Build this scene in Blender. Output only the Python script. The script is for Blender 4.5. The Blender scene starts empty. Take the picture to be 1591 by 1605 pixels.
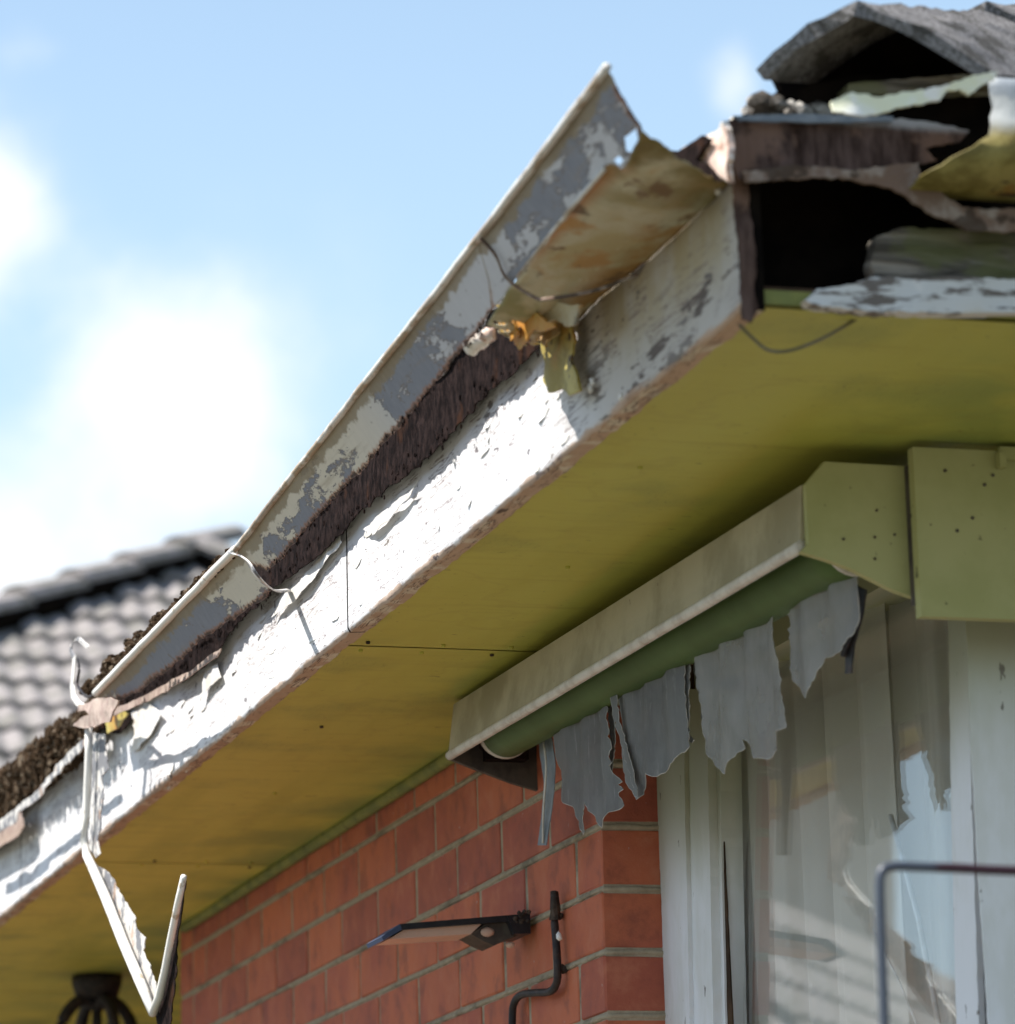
import bpy, bmesh, math, random
import numpy as np
from mathutils import Vector, Matrix, noise as mnoise
from mathutils.geometry import delaunay_2d_cdt
random.seed(7)
sc = bpy.context.scene
col = sc.collection

# ------------------------------------------------------------------ camera
F_PX, W_PX, H_PX = 6300.0, 1591.0, 1605.0
CX, CY = W_PX / 2, H_PX / 2
_A = Vector((-1112 - CX, -(2352 - CY), -F_PX)).normalized()      # along the side wall, away
_k = -(-0.028 * _A.x + _A.y) / _A.z
_Z = Vector((-0.028, 1, _k)).normalized()
_B = _A.cross(_Z)
MC = Matrix((_B, _A, _Z)).transposed()                           # world -> camera
MI = MC.transposed()                                             # camera -> world
cam = bpy.data.cameras.new('camera'); cam_o = bpy.data.objects.new('camera', cam); col.objects.link(cam_o)
cam_o.matrix_world = MI.to_4x4()
cam.sensor_fit = 'VERTICAL'; cam.sensor_height = 24.0; cam.sensor_width = 24.0 * W_PX / H_PX
cam.lens = F_PX * 24.0 / H_PX
cam.clip_start = 0.05; cam.clip_end = 500
cam.dof.use_dof = True; cam.dof.focus_distance = 5.25; cam.dof.aperture_fstop = 4.9; cam.dof.aperture_blades = 9
sc.camera = cam_o

# ------------------------------------------------------------------ light
SUN_TO = Vector((-1.0, 0.12, 1.55)).normalized()
sun = bpy.data.lights.new('sun', 'SUN'); sun.energy = 5.0; sun.angle = math.radians(0.5); sun.color = (1.0, 0.955, 0.89)
sun_o = bpy.data.objects.new('sun', sun); col.objects.link(sun_o)
sun_o.rotation_euler = SUN_TO.to_track_quat('Z', 'Y').to_euler(); sun_o.location = (-3, 0, 6)
sc.view_settings.view_transform = 'Standard'; sc.view_settings.look = 'None'
sc.view_settings.exposure = 0.9; sc.view_settings.gamma = 1.0; sc.view_settings.use_curve_mapping = False
sc.render.engine = 'CYCLES'
sc.cycles.use_denoising = True
sc.cycles.max_bounces = 10; sc.cycles.diffuse_bounces = 5; sc.cycles.transparent_max_bounces = 12
sc.cycles.sample_clamp_indirect = 6


# ------------------------------------------------------------------ node helper
class G:
    def __init__(s, tree): s.t = tree; s.L = tree.links
    def n(s, typ, props=None, **inp):
        nd = s.t.nodes.new(typ)
        for k, v in (props or {}).items(): setattr(nd, k, v)
        for k, v in inp.items():
            key = int(k[1:]) if k[0] == 'i' and k[1:].isdigit() else k.replace('_', ' ')
            s.put(nd.inputs[key], v)
        return nd
    def put(s, sock, v):
        if isinstance(v, bpy.types.NodeSocket): s.L.new(v, sock)
        else:
            if isinstance(v, (tuple, list)) and len(v) == 3 and sock.type == 'RGBA': v = (*v, 1)
            sock.default_value = v
    def m(s, op, a, b=0.0, c=0.0, clamp=False):
        nd = s.n('ShaderNodeMath', {'operation': op, 'use_clamp': clamp}, i0=a, i1=b)
        if op in ('MULTIPLY_ADD', 'SMOOTH_MIN', 'COMPARE'): s.put(nd.inputs[2], c)
        return nd.outputs[0]
    def pos(s, sx=1, sy=1, sz=1, rnd=False, off=(0, 0, 0)):
        v = s.n('ShaderNodeTexCoord').outputs['Object']
        if rnd:
            r = s.n('ShaderNodeObjectInfo').outputs['Random']
            w = s.n('ShaderNodeVectorMath', {'operation': 'SCALE'}); s.put(w.inputs[0], (7.3, 13.1, 5.7)); s.put(w.inputs['Scale'], r)
            v = s.n('ShaderNodeVectorMath', {'operation': 'ADD'}, i0=v, i1=w.outputs[0]).outputs[0]
        mp = s.n('ShaderNodeMapping', Vector=v); mp.inputs['Scale'].default_value = (sx, sy, sz); mp.inputs['Location'].default_value = off
        return mp.outputs[0]
    def xyz(s):
        nd = s.n('ShaderNodeSeparateXYZ', Vector=s.n('ShaderNodeTexCoord').outputs['Object'])
        return nd.outputs
    def noise(s, vec, scale=1.0, detail=5, rough=0.55, dist=0.0):
        return s.n('ShaderNodeTexNoise', Vector=vec, Scale=scale, Detail=detail, Roughness=rough, Distortion=dist).outputs['Fac']
    def step(s, v, lo, hi):
        nd = s.n('ShaderNodeMapRange', {'interpolation_type': 'SMOOTHSTEP'}, Value=v)
        nd.inputs['From Min'].default_value = lo; nd.inputs['From Max'].default_value = hi
        return nd.outputs[0]
    def mix(s, f, a, b):
        nd = s.n('ShaderNodeMix', {'data_type': 'RGBA'})
        s.put(nd.inputs[0], f); s.put(nd.inputs[6], a); s.put(nd.inputs[7], b)
        return nd.outputs[2]
    def mul(s, c, v):
        nd = s.n('ShaderNodeVectorMath', {'operation': 'SCALE'}); s.put(nd.inputs[0], c); s.put(nd.inputs['Scale'], v)
        return nd.outputs[0]
    def bump(s, h, strength=0.4, dist=0.004, normal=None):
        nd = s.n('ShaderNodeBump', Height=h, Strength=strength, Distance=dist)
        if normal: s.put(nd.inputs['Normal'], normal)
        return nd.outputs[0]


SPEC = dict(dark_rust=.03, black_wood_and_shade=.0, leaf_litter=.05, rotted_plate=.05, brown_rot=.1, roof_timber=.05, green_roller=.15, grey_rotten_wood=.1, old_tape=.1, raked_mortar=.1, red_brick=.25, dark_metal=.15, brown_metal=.1)


def material(name, fn, rough=0.7, **kw):
    m = bpy.data.materials.new(name); m.use_nodes = True
    nt = m.node_tree; nt.nodes.clear(); g = G(nt)
    out = nt.nodes.new('ShaderNodeOutputMaterial')
    r = fn(g)
    if isinstance(r, bpy.types.NodeSocket) and r.type == 'SHADER':
        nt.links.new(r, out.inputs['Surface']); return m
    c, nrm, rg = (r + (None, None))[:3] if isinstance(r, tuple) else (r, None, None)
    b = g.n('ShaderNodeBsdfPrincipled'); g.put(b.inputs['Base Color'], c)
    g.put(b.inputs['Roughness'], rg if rg is not None else rough)
    g.put(b.inputs['Specular IOR Level'], SPEC.get(name, .35))
    for k, v in kw.items(): g.put(b.inputs[k.replace('_', ' ')], v)
    if nrm is not None: g.put(b.inputs['Normal'], nrm)
    nt.links.new(b.outputs[0], out.inputs['Surface'])
    return m


# ------------------------------------------------------------------ world (sky and clouds by direction)
def raydir(px, py): return (MI @ Vector((px - CX, -(py - CY), -F_PX))).normalized()


world = bpy.data.worlds.new('World'); sc.world = world; world.use_nodes = True
wt = world.node_tree; wt.nodes.clear(); g = G(wt)
sky = g.n('ShaderNodeTexSky', {'sky_type': 'NISHITA', 'sun_disc': False, 'sun_elevation': math.asin(SUN_TO.z),
                               'sun_rotation': math.atan2(SUN_TO.x, SUN_TO.y), 'air_density': 1.0, 'dust_density': 0.6, 'ozone_density': 1.5})
dirv = g.n('ShaderNodeTexCoord').outputs['Generated']
warp = g.n('ShaderNodeTexNoise', Vector=dirv, Scale=26.0, Detail=5, Roughness=0.55).outputs['Color']
wv = g.n('ShaderNodeVectorMath', {'operation': 'SUBTRACT'}, i0=warp, i1=(0.5, 0.5, 0.5)).outputs[0]
wv = g.mul(wv, 0.026)
dw = g.n('ShaderNodeVectorMath', {'operation': 'ADD'}, i0=dirv, i1=wv).outputs[0]
mask = None
for px, py, rad, soft, amt in [(262, 600, .0, .045, 1.0), (320, 700, .0, .030, .5), (-70, 350, .0, .042, .95), (-60, 900, .0, .060, .9), (1150, 120, .0, .013, .45), (240, 870, .0, .055, .5), (30, 95, 0, .012, .25), (420, 560, 0, .07, .22)]:
    d = g.n('ShaderNodeVectorMath', {'operation': 'DISTANCE'}, i0=dw, i1=tuple(raydir(px, py))).outputs['Value']
    v = g.m('MULTIPLY', g.m('SUBTRACT', 1.0, g.step(d, rad, soft)), amt)
    mask = v if mask is None else g.m('SUBTRACT', 1.0, g.m('MULTIPLY', g.m('SUBTRACT', 1.0, mask), g.m('SUBTRACT', 1.0, v)))
cn = g.n('ShaderNodeTexNoise', Vector=dirv, Scale=45.0, Detail=6, Roughness=0.6).outputs['Fac']
mask = g.step(g.m('ADD', mask, g.m('MULTIPLY', g.m('SUBTRACT', cn, .5), g.m('MULTIPLY', g.m('MULTIPLY', mask, g.m('SUBTRACT', 1.0, mask)), 2.6))), .0, 1.0)
big = g.noise(dirv, 5.0, 7, 0.55, 0.4)
sep = g.n('ShaderNodeSeparateXYZ', Vector=dirv).outputs
away = g.step(g.n('ShaderNodeVectorMath', {'operation': 'DISTANCE'}, i0=dirv, i1=tuple(raydir(700, 300))).outputs['Value'], .17, .4)
mask = g.m('MAXIMUM', mask, g.m('MULTIPLY', g.step(big, .56, .70), away))
lowsky = g.m('MULTIPLY', g.step(sep['Z'], .62, .18), .55)
skyc = g.mix(lowsky, sky.outputs[0], (4.35, 5.95, 7.15))
colr = g.mix(mask, skyc, (6.1, 6.25, 6.45))
bg = g.n('ShaderNodeBackground', Color=colr, Strength=0.10)
wo = wt.nodes.new('ShaderNodeOutputWorld'); wt.links.new(bg.outputs[0], wo.inputs[0])


# ------------------------------------------------------------------ placing and building helpers
def ray(px, py): return MI @ Vector((px - CX, -(py - CY), -F_PX))
def onx(px, py, x): d = ray(px, py); return d * (x / d.x)
def ony(px, py, y): d = ray(px, py); return d * (y / d.y)
def onz(px, py, z): d = ray(px, py); return d * (z / d.z)
def onp(px, py, P, n): d = ray(px, py); return d * (P.dot(n) / d.dot(n))


def nz(p, s, seed=0.0): return mnoise.noise(Vector(p) * s + Vector((seed, seed * 1.7, -seed)))


def mesh_obj(name, verts, faces, mat, parent=None, smooth=False):
    me = bpy.data.meshes.new(name); me.from_pydata([tuple(v) for v in verts], [], faces); me.update()
    return link(name, me, mat, parent, smooth)


def link(name, me, mat, parent=None, smooth=False):
    if mat:
        for mm in (mat if isinstance(mat, list) else [mat]): me.materials.append(mm)
    if smooth: me.polygons.foreach_set('use_smooth', [True] * len(me.polygons))
    o = bpy.data.objects.new(name, me); col.objects.link(o)
    attach(o, parent)
    return o


def wloc(o):
    v = Vector(o.location)
    return v if o.parent is None else v + wloc(o.parent) + o.matrix_parent_inverse.to_translation()


def attach(o, parent):
    if parent is not None:
        o.parent = parent
        o.matrix_parent_inverse = Matrix.Translation(-wloc(parent))


def thing(name, label, cat, loc=(0, 0, 0), group=None):
    o = bpy.data.objects.new(name, None); col.objects.link(o); o.location = loc; o.empty_display_size = .1
    return tag(o, label, cat, group)


def tag(o, label, cat, group=None):
    o['label'] = label; o['category'] = cat
    if group: o['group'] = group
    return o


class MB:
    def __init__(s): s.v = []; s.f = []
    def add(s, v, f):
        b = len(s.v); s.v += [Vector(p) for p in v]; s.f += [tuple(i + b for i in q) for q in f]
    def box(s, a, b, jit=0.0):
        x0, y0, z0 = a; x1, y1, z1 = b
        v = [(x0, y0, z0), (x1, y0, z0), (x1, y1, z0), (x0, y1, z0), (x0, y0, z1), (x1, y0, z1), (x1, y1, z1), (x0, y1, z1)]
        if jit: v = [Vector(p) + Vector((random.uniform(-jit, jit) for _ in range(3))) for p in v]
        s.add(v, [(0, 3, 2, 1), (4, 5, 6, 7), (0, 1, 5, 4), (1, 2, 6, 5), (2, 3, 7, 6), (3, 0, 4, 7)])
    def tube(s, pts, r, n=10, cap=True, flat=1.0, jit=0.0):
        pts = [Vector(p) for p in pts]; rs = r if isinstance(r, (list, tuple)) else [r] * len(pts)
        rings = []; up = Vector((0.13, 0.21, 0.97))
        for i, p in enumerate(pts):
            t = (pts[min(i + 1, len(pts) - 1)] - pts[max(i - 1, 0)]).normalized()
            u = t.cross(up)
            if u.length < .2: u = t.cross(Vector((1, .1, 0)))
            u.normalize(); w = t.cross(u)
            rings.append([p + (u * math.cos(a) * flat + w * math.sin(a)) * rs[i] * (1 + random.uniform(-jit, jit)) for a in [2 * math.pi * k / n for k in range(n)]])
        v = [q for rr in rings for q in rr]; f = []
        for i in range(len(pts) - 1):
            for k in range(n): f.append((i * n + k, i * n + (k + 1) % n, (i + 1) * n + (k + 1) % n, (i + 1) * n + k))
        if cap: f.append(tuple(range(n))[::-1]); f.append(tuple((len(pts) - 1) * n + k for k in range(n)))
        s.add(v, f)
    def lump(s, c, r, seed, sub=1, squash=(1, 1, 1), amp=.35):
        bm = bmesh.new(); bmesh.ops.create_icosphere(bm, subdivisions=sub, radius=1.0)
        vs = []
        for vv in bm.verts:
            d = vv.co.copy(); k = 1 + amp * mnoise.noise(d * 1.7 + Vector((seed * 3.1, seed, -seed * 2)))
            k += amp * .5 * mnoise.noise(d * 4.1 + Vector((seed, -seed, seed * 2)))
            vs.append(Vector(c) + Vector((d.x * squash[0], d.y * squash[1], d.z * squash[2])) * k * r)
        s.add(vs, [tuple(x.index for x in q.verts) for q in bm.faces]); bm.free()
    def obj(s, name, mat, parent=None, smooth=False): return mesh_obj(name, s.v, s.f, mat, parent, smooth)


def smooth_path(pts, n=8):
    pts = [Vector(p) for p in pts]; out = []
    for i in range(len(pts) - 1):
        p0, p1, p2, p3 = pts[max(i - 1, 0)], pts[i], pts[i + 1], pts[min(i + 2, len(pts) - 1)]
        for k in range(n):
            t = k / n
            out.append(.5 * ((2 * p1) + (p2 - p0) * t + (2 * p0 - 5 * p1 + 4 * p2 - p3) * t * t + (3 * p1 - p0 - 3 * p2 + p3) * t ** 3))
    return out + [pts[-1]]


def jag(pts, amp, step=4.0, clean=()):
    """Roughen an outline given in 2D; the edges whose index is in clean stay straight."""
    out = []
    for i in range(len(pts)):
        a = Vector(pts[i]); b = Vector(pts[(i + 1) % len(pts)]); d = b - a; L = d.length
        out.append(a)
        if i in clean or L < step: continue
        n = int(L / step); nrm = Vector((-d.y, d.x)) / max(L, 1e-9)
        ph = random.uniform(0, 100)
        for k in range(1, n):
            t = k / n
            w = mnoise.noise(Vector((ph + t * L / (step * 3.2), 3.3, 1))) * 1.3 + mnoise.noise(Vector((ph * 2 + t * L / (step * 1.1), 7.3, 1))) * .7 + random.uniform(-.35, .35)
            out.append(a + d * t + nrm * w * amp)
    return out


LAST_OUT = []


def sheet(name, px, place, mat, parent=None, amp=0.0, step=4.0, clean=(), grid=9.0, thick=(0, .002, 0), disp=None, holes=(), smooth=True, ragged=None, lipline=None):
    """Thin solid sheet: outline read off the photograph, laid on a real plane by place(px,py), thickness thick."""
    out = jag(px, amp, step, clean) if amp else [Vector(p) for p in px]
    LAST_OUT[:] = [Vector(p) for p in out]
    V = list(out); E = [(i, (i + 1) % len(out)) for i in range(len(out))]
    hp = []
    for h in holes:
        hh = jag(h, amp * .6, step); b = len(V); V += hh; E += [(b + i, b + (i + 1) % len(hh)) for i in range(len(hh))]; hp.append(hh)

    def inside(p, poly):
        c = False; j = len(poly) - 1
        for i in range(len(poly)):
            a, b = poly[i], poly[j]
            if (a.y > p.y) != (b.y > p.y) and p.x < (b.x - a.x) * (p.y - a.y) / (b.y - a.y) + a.x: c = not c
            j = i
        return c
    xs = [p.x for p in out]; ys = [p.y for p in out]
    yy = min(ys) + grid / 2
    while yy < max(ys):
        xx = min(xs) + grid / 2
        while xx < max(xs):
            p = Vector((xx + random.uniform(-.25, .25) * grid, yy + random.uniform(-.25, .25) * grid))
            if inside(p, out) and not any(inside(p, h) for h in hp): V.append(p)
            xx += grid
        yy += grid
    v2, e2, f2, _, _, _ = delaunay_2d_cdt(V, E, [], 1, 1e-4)
    tris = []
    for f in f2:
        c = sum((v2[i] for i in f), Vector((0, 0))) / len(f)
        if any(inside(c, h) for h in hp): continue
        tris.append(tuple(f))
    P = [place(v.x, v.y) for v in v2]
    if disp: P = [p + disp(p, v) for p, v in zip(P, v2)]
    T = Vector(thick); n = len(P)
    edges = {}
    for t in tris:
        for a, b in zip(t, t[1:] + t[:1]): edges[(a, b)] = 1
    faces = list(tris) + [tuple(i + n for i in t[::-1]) for t in tris]
    for (a, b) in edges:
        if (b, a) not in edges: faces.append((b, a, a + n, b + n))
    o = mesh_obj(name, P + [p + T for p in P], faces, mat, parent)
    if ragged:
        def dist(p, A, B):
            d = B - A; t = max(0, min(1, (p - A).dot(d) / d.length_squared)); return (p - A - d * t).length
        for nm, idx in (('edge', ragged), ('lipd', lipline)):
            segs = [(Vector(px[i]), Vector(px[(i + 1) % len(px)])) for i in idx]
            at = o.data.attributes.new(nm, 'FLOAT', 'POINT')
            dd = [min(dist(Vector(v), a, b) for a, b in segs) for v in v2]
            at.data.foreach_set('value', dd + dd)
    me = o.data; bm = bmesh.new(); bm.from_mesh(me); bmesh.ops.delete(bm, geom=[v for v in bm.verts if not v.link_faces], context='VERTS')
    bmesh.ops.recalc_face_normals(bm, faces=bm.faces); bm.to_mesh(me); bm.free()
    if smooth:
        me.polygons.foreach_set('use_smooth', [True] * len(me.polygons))
        try: me.set_sharp_from_angle(angle=math.radians(40))
        except Exception: pass
    return o


# ------------------------------------------------------------------ materials
def m_fascia(g):
    X = g.xyz(); y, z = X[1], X[2]
    near = g.step(y, 4.15, 3.80)
    top = g.step(z, 1.13, 1.22)
    n1 = g.noise(g.pos(1, 1, 1), 9.0, 8, .62, .3)
    n2 = g.noise(g.pos(30, 10, 46), 1.0, 6, .6, .4)          # wood grain flakes along the board
    n3 = g.noise(g.pos(60, 7, 120), 1.0, 5, .6, .6)
    v = g.m('ADD', g.m('MULTIPLY', n1, .55), g.m('MULTIPLY', n2, .6))
    v = g.m('ADD', v, g.m('MULTIPLY', near, .075)); v = g.m('ADD', v, g.m('MULTIPLY', top, .035))
    peel = g.step(v, .735, .745)
    crack = g.step(g.m('ABSOLUTE', g.m('SUBTRACT', n3, .5)), .017, .004)
    crack = g.m('MULTIPLY', crack, g.step(n1, .43, .50))
    chip = g.step(g.noise(g.pos(25, 26, 60), 1.0, 3, .5), .69, .705)
    paint = g.mix(g.step(n1, .3, .7), (.72, .72, .74), (.62, .61, .61))
    paint = g.mix(g.m('MULTIPLY', near, .9), paint, (.40, .37, .325))
    st_ = g.m('MULTIPLY', g.m('MULTIPLY', g.step(y, 4.02, 3.9), g.step(z, 1.075, 1.17)), g.step(g.noise(g.pos(6, 9, 6), 1.0, 5), .36, .60))
    paint = g.mix(g.m('MULTIPLY', st_, .9), paint, (.33, .27, .15))
    wood = g.mix(n2, (.33, .30, .27), (.10, .085, .075))
    slit = g.m('MULTIPLY', g.m('MULTIPLY', near, g.step(z, 1.165, 1.12)), g.step(g.noise(g.pos(8, 11, 66), 1.0, 5, .62, .4), .555, .585))
    c = g.mix(peel, paint, wood); c = g.mix(g.m('MULTIPLY', slit, .92), c, (.075, .055, .045))
    edgew = g.step(g.m('ADD', z, g.m('MULTIPLY', n2, .030)), 1.090, 1.086)
    c = g.mix(g.m('MULTIPLY', edgew, .85), c, (.42, .29, .20))
    c = g.mix(g.m('MULTIPLY', chip, .85), c, (.07, .055, .06))
    c = g.mix(g.m('MULTIPLY', crack, .85), c, (.17, .12, .12))
    h = g.m('SUBTRACT', g.m('MULTIPLY', n2, .35), g.m('ADD', peel, g.m('ADD', g.m('MULTIPLY', crack, .7), chip)))
    return c, g.bump(h, .55, .0025), .72


def m_rawwood(g):
    n = g.noise(g.pos(40, 9, 60), 1.0, 6, .65, .5); k = g.noise(g.pos(1, 1, 1), 16., 5)
    c = g.mix(n, (.52, .38, .27), (.34, .23, .155)); c = g.mix(g.step(k, .52, .6), c, (.56, .49, .38))
    cr = g.step(g.m('ABSOLUTE', g.m('SUBTRACT', g.noise(g.pos(60, 6, 60), 1.0, 5, .65, .8), .5)), .022, .006); c = g.mix(g.m('MULTIPLY', g.m('MULTIPLY', cr, g.step(k, .42, .5)), .85), c, (.07, .04, .035))
    sp = g.step(g.noise(g.pos(30, 12, 30), 1.0, 4), .64, .68)
    c = g.mix(g.m('MULTIPLY', sp, .85), c, (.06, .035, .03))
    return c, g.bump(n, .6, .004), .85


def m_greywood(g):
    n = g.noise(g.pos(5, 20, 55, True), 1.0, 6, .65, .5); k = g.noise(g.pos(6, 10, 30), 1.0, 5)
    n = g.step(n, .34, .66); c = g.mix(n, (.26, .23, .19), (.035, .03, .024)); c = g.mix(g.step(k, .55, .60), c, (.42, .42, .39))
    c = g.mix(g.m('MULTIPLY', g.step(g.noise(g.pos(1, 1, 1), 12.), .5, .6), .6), c, (.13, .14, .05))
    return c, g.bump(n, .8, .004), .85


def m_whiteflake(g):
    n = g.noise(g.pos(7, 20, 50, True), 1.0, 6, .65, .5); k = g.noise(g.pos(10, 10, 34), 1.0, 6, .6)
    c = g.mix(g.step(g.m('ADD', g.m('MULTIPLY', k, .6), g.m('MULTIPLY', n, .4)), .515, .55), (.56, .56, .54), (.14, .12, .105))
    return c, g.bump(k, .8, .004), .8


def m_soffit(g):
    X = g.xyz(); x, y = X[0], X[1]
    n = g.noise(g.pos(9, 1.6, 6), 1.0, 6, .6); n2 = g.noise(g.pos(1, 1, 1), 5., 5); n3 = g.noise(g.pos(60, 30, 30), 1.0, 5, .7)
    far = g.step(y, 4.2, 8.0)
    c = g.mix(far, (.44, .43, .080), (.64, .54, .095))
    c = g.mix(g.m('MULTIPLY', g.step(n, .42, .66), .45), c, (.38, .35, .048))
    c = g.mix(g.m('MULTIPLY', g.step(n2, .5, .72), .5), c, (.24, .26, .06))
    mild = g.m('MULTIPLY', g.step(x, 1.50, 1.68), g.step(n2, .35, .6))
    c = g.mix(g.m('MULTIPLY', mild, .6), c, (.20, .26, .07))
    sp = g.step(g.noise(g.pos(26, 60, 40), 1.0, 3), .70, .73)
    c = g.mix(g.m('MULTIPLY', sp, .65), c, (.10, .06, .02))
    rg_ = g.step(g.m('ABSOLUTE', g.m('SUBTRACT', g.noise(g.pos(1, 1, 1, False, (2, 9, 4)), 3.2, 4, .5), .52)), .016, .004); c = g.mix(g.m('MULTIPLY', rg_, .12), c, (.25, .18, .04))
    st2 = g.noise(g.pos(4, 40, 10), 1.0, 6, .7); c = g.mix(g.m('MULTIPLY', g.step(st2, .50, .72), .4), c, (.30, .25, .04))
    c = g.mix(g.m('MULTIPLY', g.step(g.noise(g.pos(1, 1, 1), 90., 3, .7), .66, .72), .5), c, (.13, .09, .02))
    scr = g.step(g.m('ABSOLUTE', g.m('SUBTRACT', g.noise(g.pos(90, 11, 20), 1.0, 4, .6, .8), .5)), .006, .001)
    scr = g.m('MULTIPLY', scr, g.step(n2, .55, .62))
    c = g.mix(g.m('MULTIPLY', scr, .6), c, (.12, .09, .03))
    return c, g.bump(n3, .12, .003), .5


def m_brick(g):
    r = g.n('ShaderNodeObjectInfo').outputs['Random']
    n = g.noise(g.pos(1, 1, 1, True), 18., 6, .65); n2 = g.noise(g.pos(1, 1, 1, True), 6., 3); f = g.noise(g.pos(1, 1, 1, True), 260., 4, .8)
    c = g.mix(g.step(r, 0, 1), (.54, .152, .068), (.37, .098, .058))
    c = g.mix(g.m('MULTIPLY', g.step(n2, .40, .75), .7), c, (.36, .088, .064))
    c = g.mix(g.m('MULTIPLY', g.step(n, .50, .72), .6), c, (.52, .19, .11))
    c = g.mix(g.m('MULTIPLY', g.step(n, .52, .30), .5), c, (.15, .045, .035))
    c = g.mix(g.m('MULTIPLY', g.step(g.noise(g.pos(1, 1, 1, True), 90., 2), .74, .77), .8), c, (.45, .36, .32))
    h = g.m('ADD', g.m('MULTIPLY', n, .6), g.m('MULTIPLY', f, .5))
    return c, g.bump(h, .6, .004), g.m('ADD', .5, g.m('MULTIPLY', n, .3))


def m_mortar(g):
    n = g.noise(g.pos(1, 1, 1), 60., 6, .7); k = g.noise(g.pos(1, 7, 14), 1.0, 6, .7)
    c = g.mix(n, (.54, .46, .34), (.19, .15, .10)); c = g.mix(g.m('MULTIPLY', g.step(k, .5, .64), .5), c, (.075, .06, .045))
    return c, g.bump(n, .9, .005), .95


def m_metalpaint(g):
    """Old gutter front: cream paint worn to grey zinc, rust creeping up from the torn lower edge."""
    n = g.noise(g.pos(9, 7, 26), 1.0, 8, .72, .3); k = g.noise(g.pos(1, 2.3, 5, False, (0, 1.3, 0)), 1.0, 2); s = g.noise(g.pos(60, 90, 22), 1.0, 6, .72)
    zinc = g.mix(s, (.13, .142, .185), (.27, .29, .33)); paint = g.mix(s, (.66, .61, .50), (.52, .49, .42))
    yy = g.xyz()[1]
    bias = g.m('SUBTRACT', g.m('SUBTRACT', g.m('MULTIPLY', g.step(yy, 4.30, 4.48), .105), g.m('MULTIPLY', g.step(yy, 5.12, 5.35), .085)), g.m('MULTIPLY', g.step(yy, 3.85, 4.0), .045))
    paint = g.mix(g.step(yy, 4.2, 4.6), g.mix(s, (.52, .53, .56), (.42, .43, .46)), paint)
    k2 = g.m('ADD', g.m('ADD', g.m('MULTIPLY', n, .55), g.m('MULTIPLY', k, .45)), bias)
    c = g.mix(g.step(k2, .500, .508), zinc, paint); c = g.mix(g.m('MULTIPLY', g.step(g.m('ABSOLUTE', g.m('SUBTRACT', k2, .498)), .010, .003), .65), c, (.14, .10, .07))
    c = g.mix(g.m('MULTIPLY', g.step(g.noise(g.pos(70, 50, 50), 1.0, 4, .6), .66, .69), .75), c, (.16, .14, .13))
    st = g.noise(g.pos(1, 4, 60, False, (3, 3, 3)), 1.0, 6, .6)
    c = g.mix(g.m('MULTIPLY', g.step(st, .55, .70), .55), c, (.23, .17, .10))
    ed = g.n('ShaderNodeAttribute', {'attribute_name': 'edge'}).outputs['Fac']; lp = g.n('ShaderNodeAttribute', {'attribute_name': 'lipd'}).outputs['Fac']
    en = g.noise(g.pos(45, 70, 30), 1.0, 5, .7); ln = g.noise(g.pos(20, 18, 40), 1.0, 5, .65)
    c = g.mix(g.m('MULTIPLY', g.step(g.m('ADD', lp, g.m('MULTIPLY', ln, -50)), -3, -9), .85), c, g.mix(s, (.17, .13, .075), (.30, .25, .17)))
    e1 = g.m('ADD', ed, g.m('MULTIPLY', g.noise(g.pos(80, 80, 60), 1.0, 6, .75), -30))
    c = g.mix(g.m('MULTIPLY', g.step(e1, -6, -12), .8), c, (.30, .12, .045)); c = g.mix(g.step(e1, -11, -13), c, (.05, .026, .018))
    return c, g.bump(g.m('ADD', g.step(k2, .500, .512), g.m('MULTIPLY', s, .5)), .4, .0012), .55


def m_underside(g):
    X = g.xyz()
    n = g.noise(g.pos(13, 8, 13), 1.0, 7, .62, .4); k = g.noise(g.pos(7, 7, 7, False, (4, 1, 8)), 1.0, 5, .6); s = g.noise(g.pos(50, 25, 50), 1.0, 5, .7)
    c = g.mix(g.step(n, .42, .60), (.46, .43, .31), (.38, .32, .17))
    nb_ = g.noise(g.pos(10, 7, 10, False, (2, 2, 2)), 1.0, 5, .65)
    band = g.m('MULTIPLY', g.m('MULTIPLY', g.step(X[1], 3.82, 3.70), g.step(X[0], 1.180, 1.155)), g.step(nb_, .40, .50))
    c = g.mix(band, c, (.36, .13, .035))
    b2 = g.m('MULTIPLY', g.step(X[0], 1.215, 1.262), g.step(nb_, .38, .54)); c = g.mix(g.m('MULTIPLY', b2, .9), c, (.30, .15, .03))
    c = g.mix(g.m('MULTIPLY', g.step(k, .53, .62), .8), c, (.20, .19, .07))
    c = g.mix(g.m('MULTIPLY', g.step(k, .42, .35), .8), c, (.36, .19, .05))
    c = g.mix(g.m('MULTIPLY', g.step(s, .62, .70), .7), c, (.52, .46, .34))
    c = g.mix(g.m('MULTIPLY', g.step(n, .40, .33), .8), c, (.05, .03, .02))
    c = g.mix(g.m('MULTIPLY', g.m('MULTIPLY', g.step(X[1], 3.62, 3.45), g.step(k, .40, .54)), .85), c, (.15, .115, .03))
    c = g.mix(g.m('MULTIPLY', g.step(g.noise(g.pos(16, 11, 16, False, (7, 3, 1)), 1.0, 6, .7), .57, .63), .85), c, (.13, .07, .03))
    return c, g.bump(s, .5, .003), .7


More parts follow.
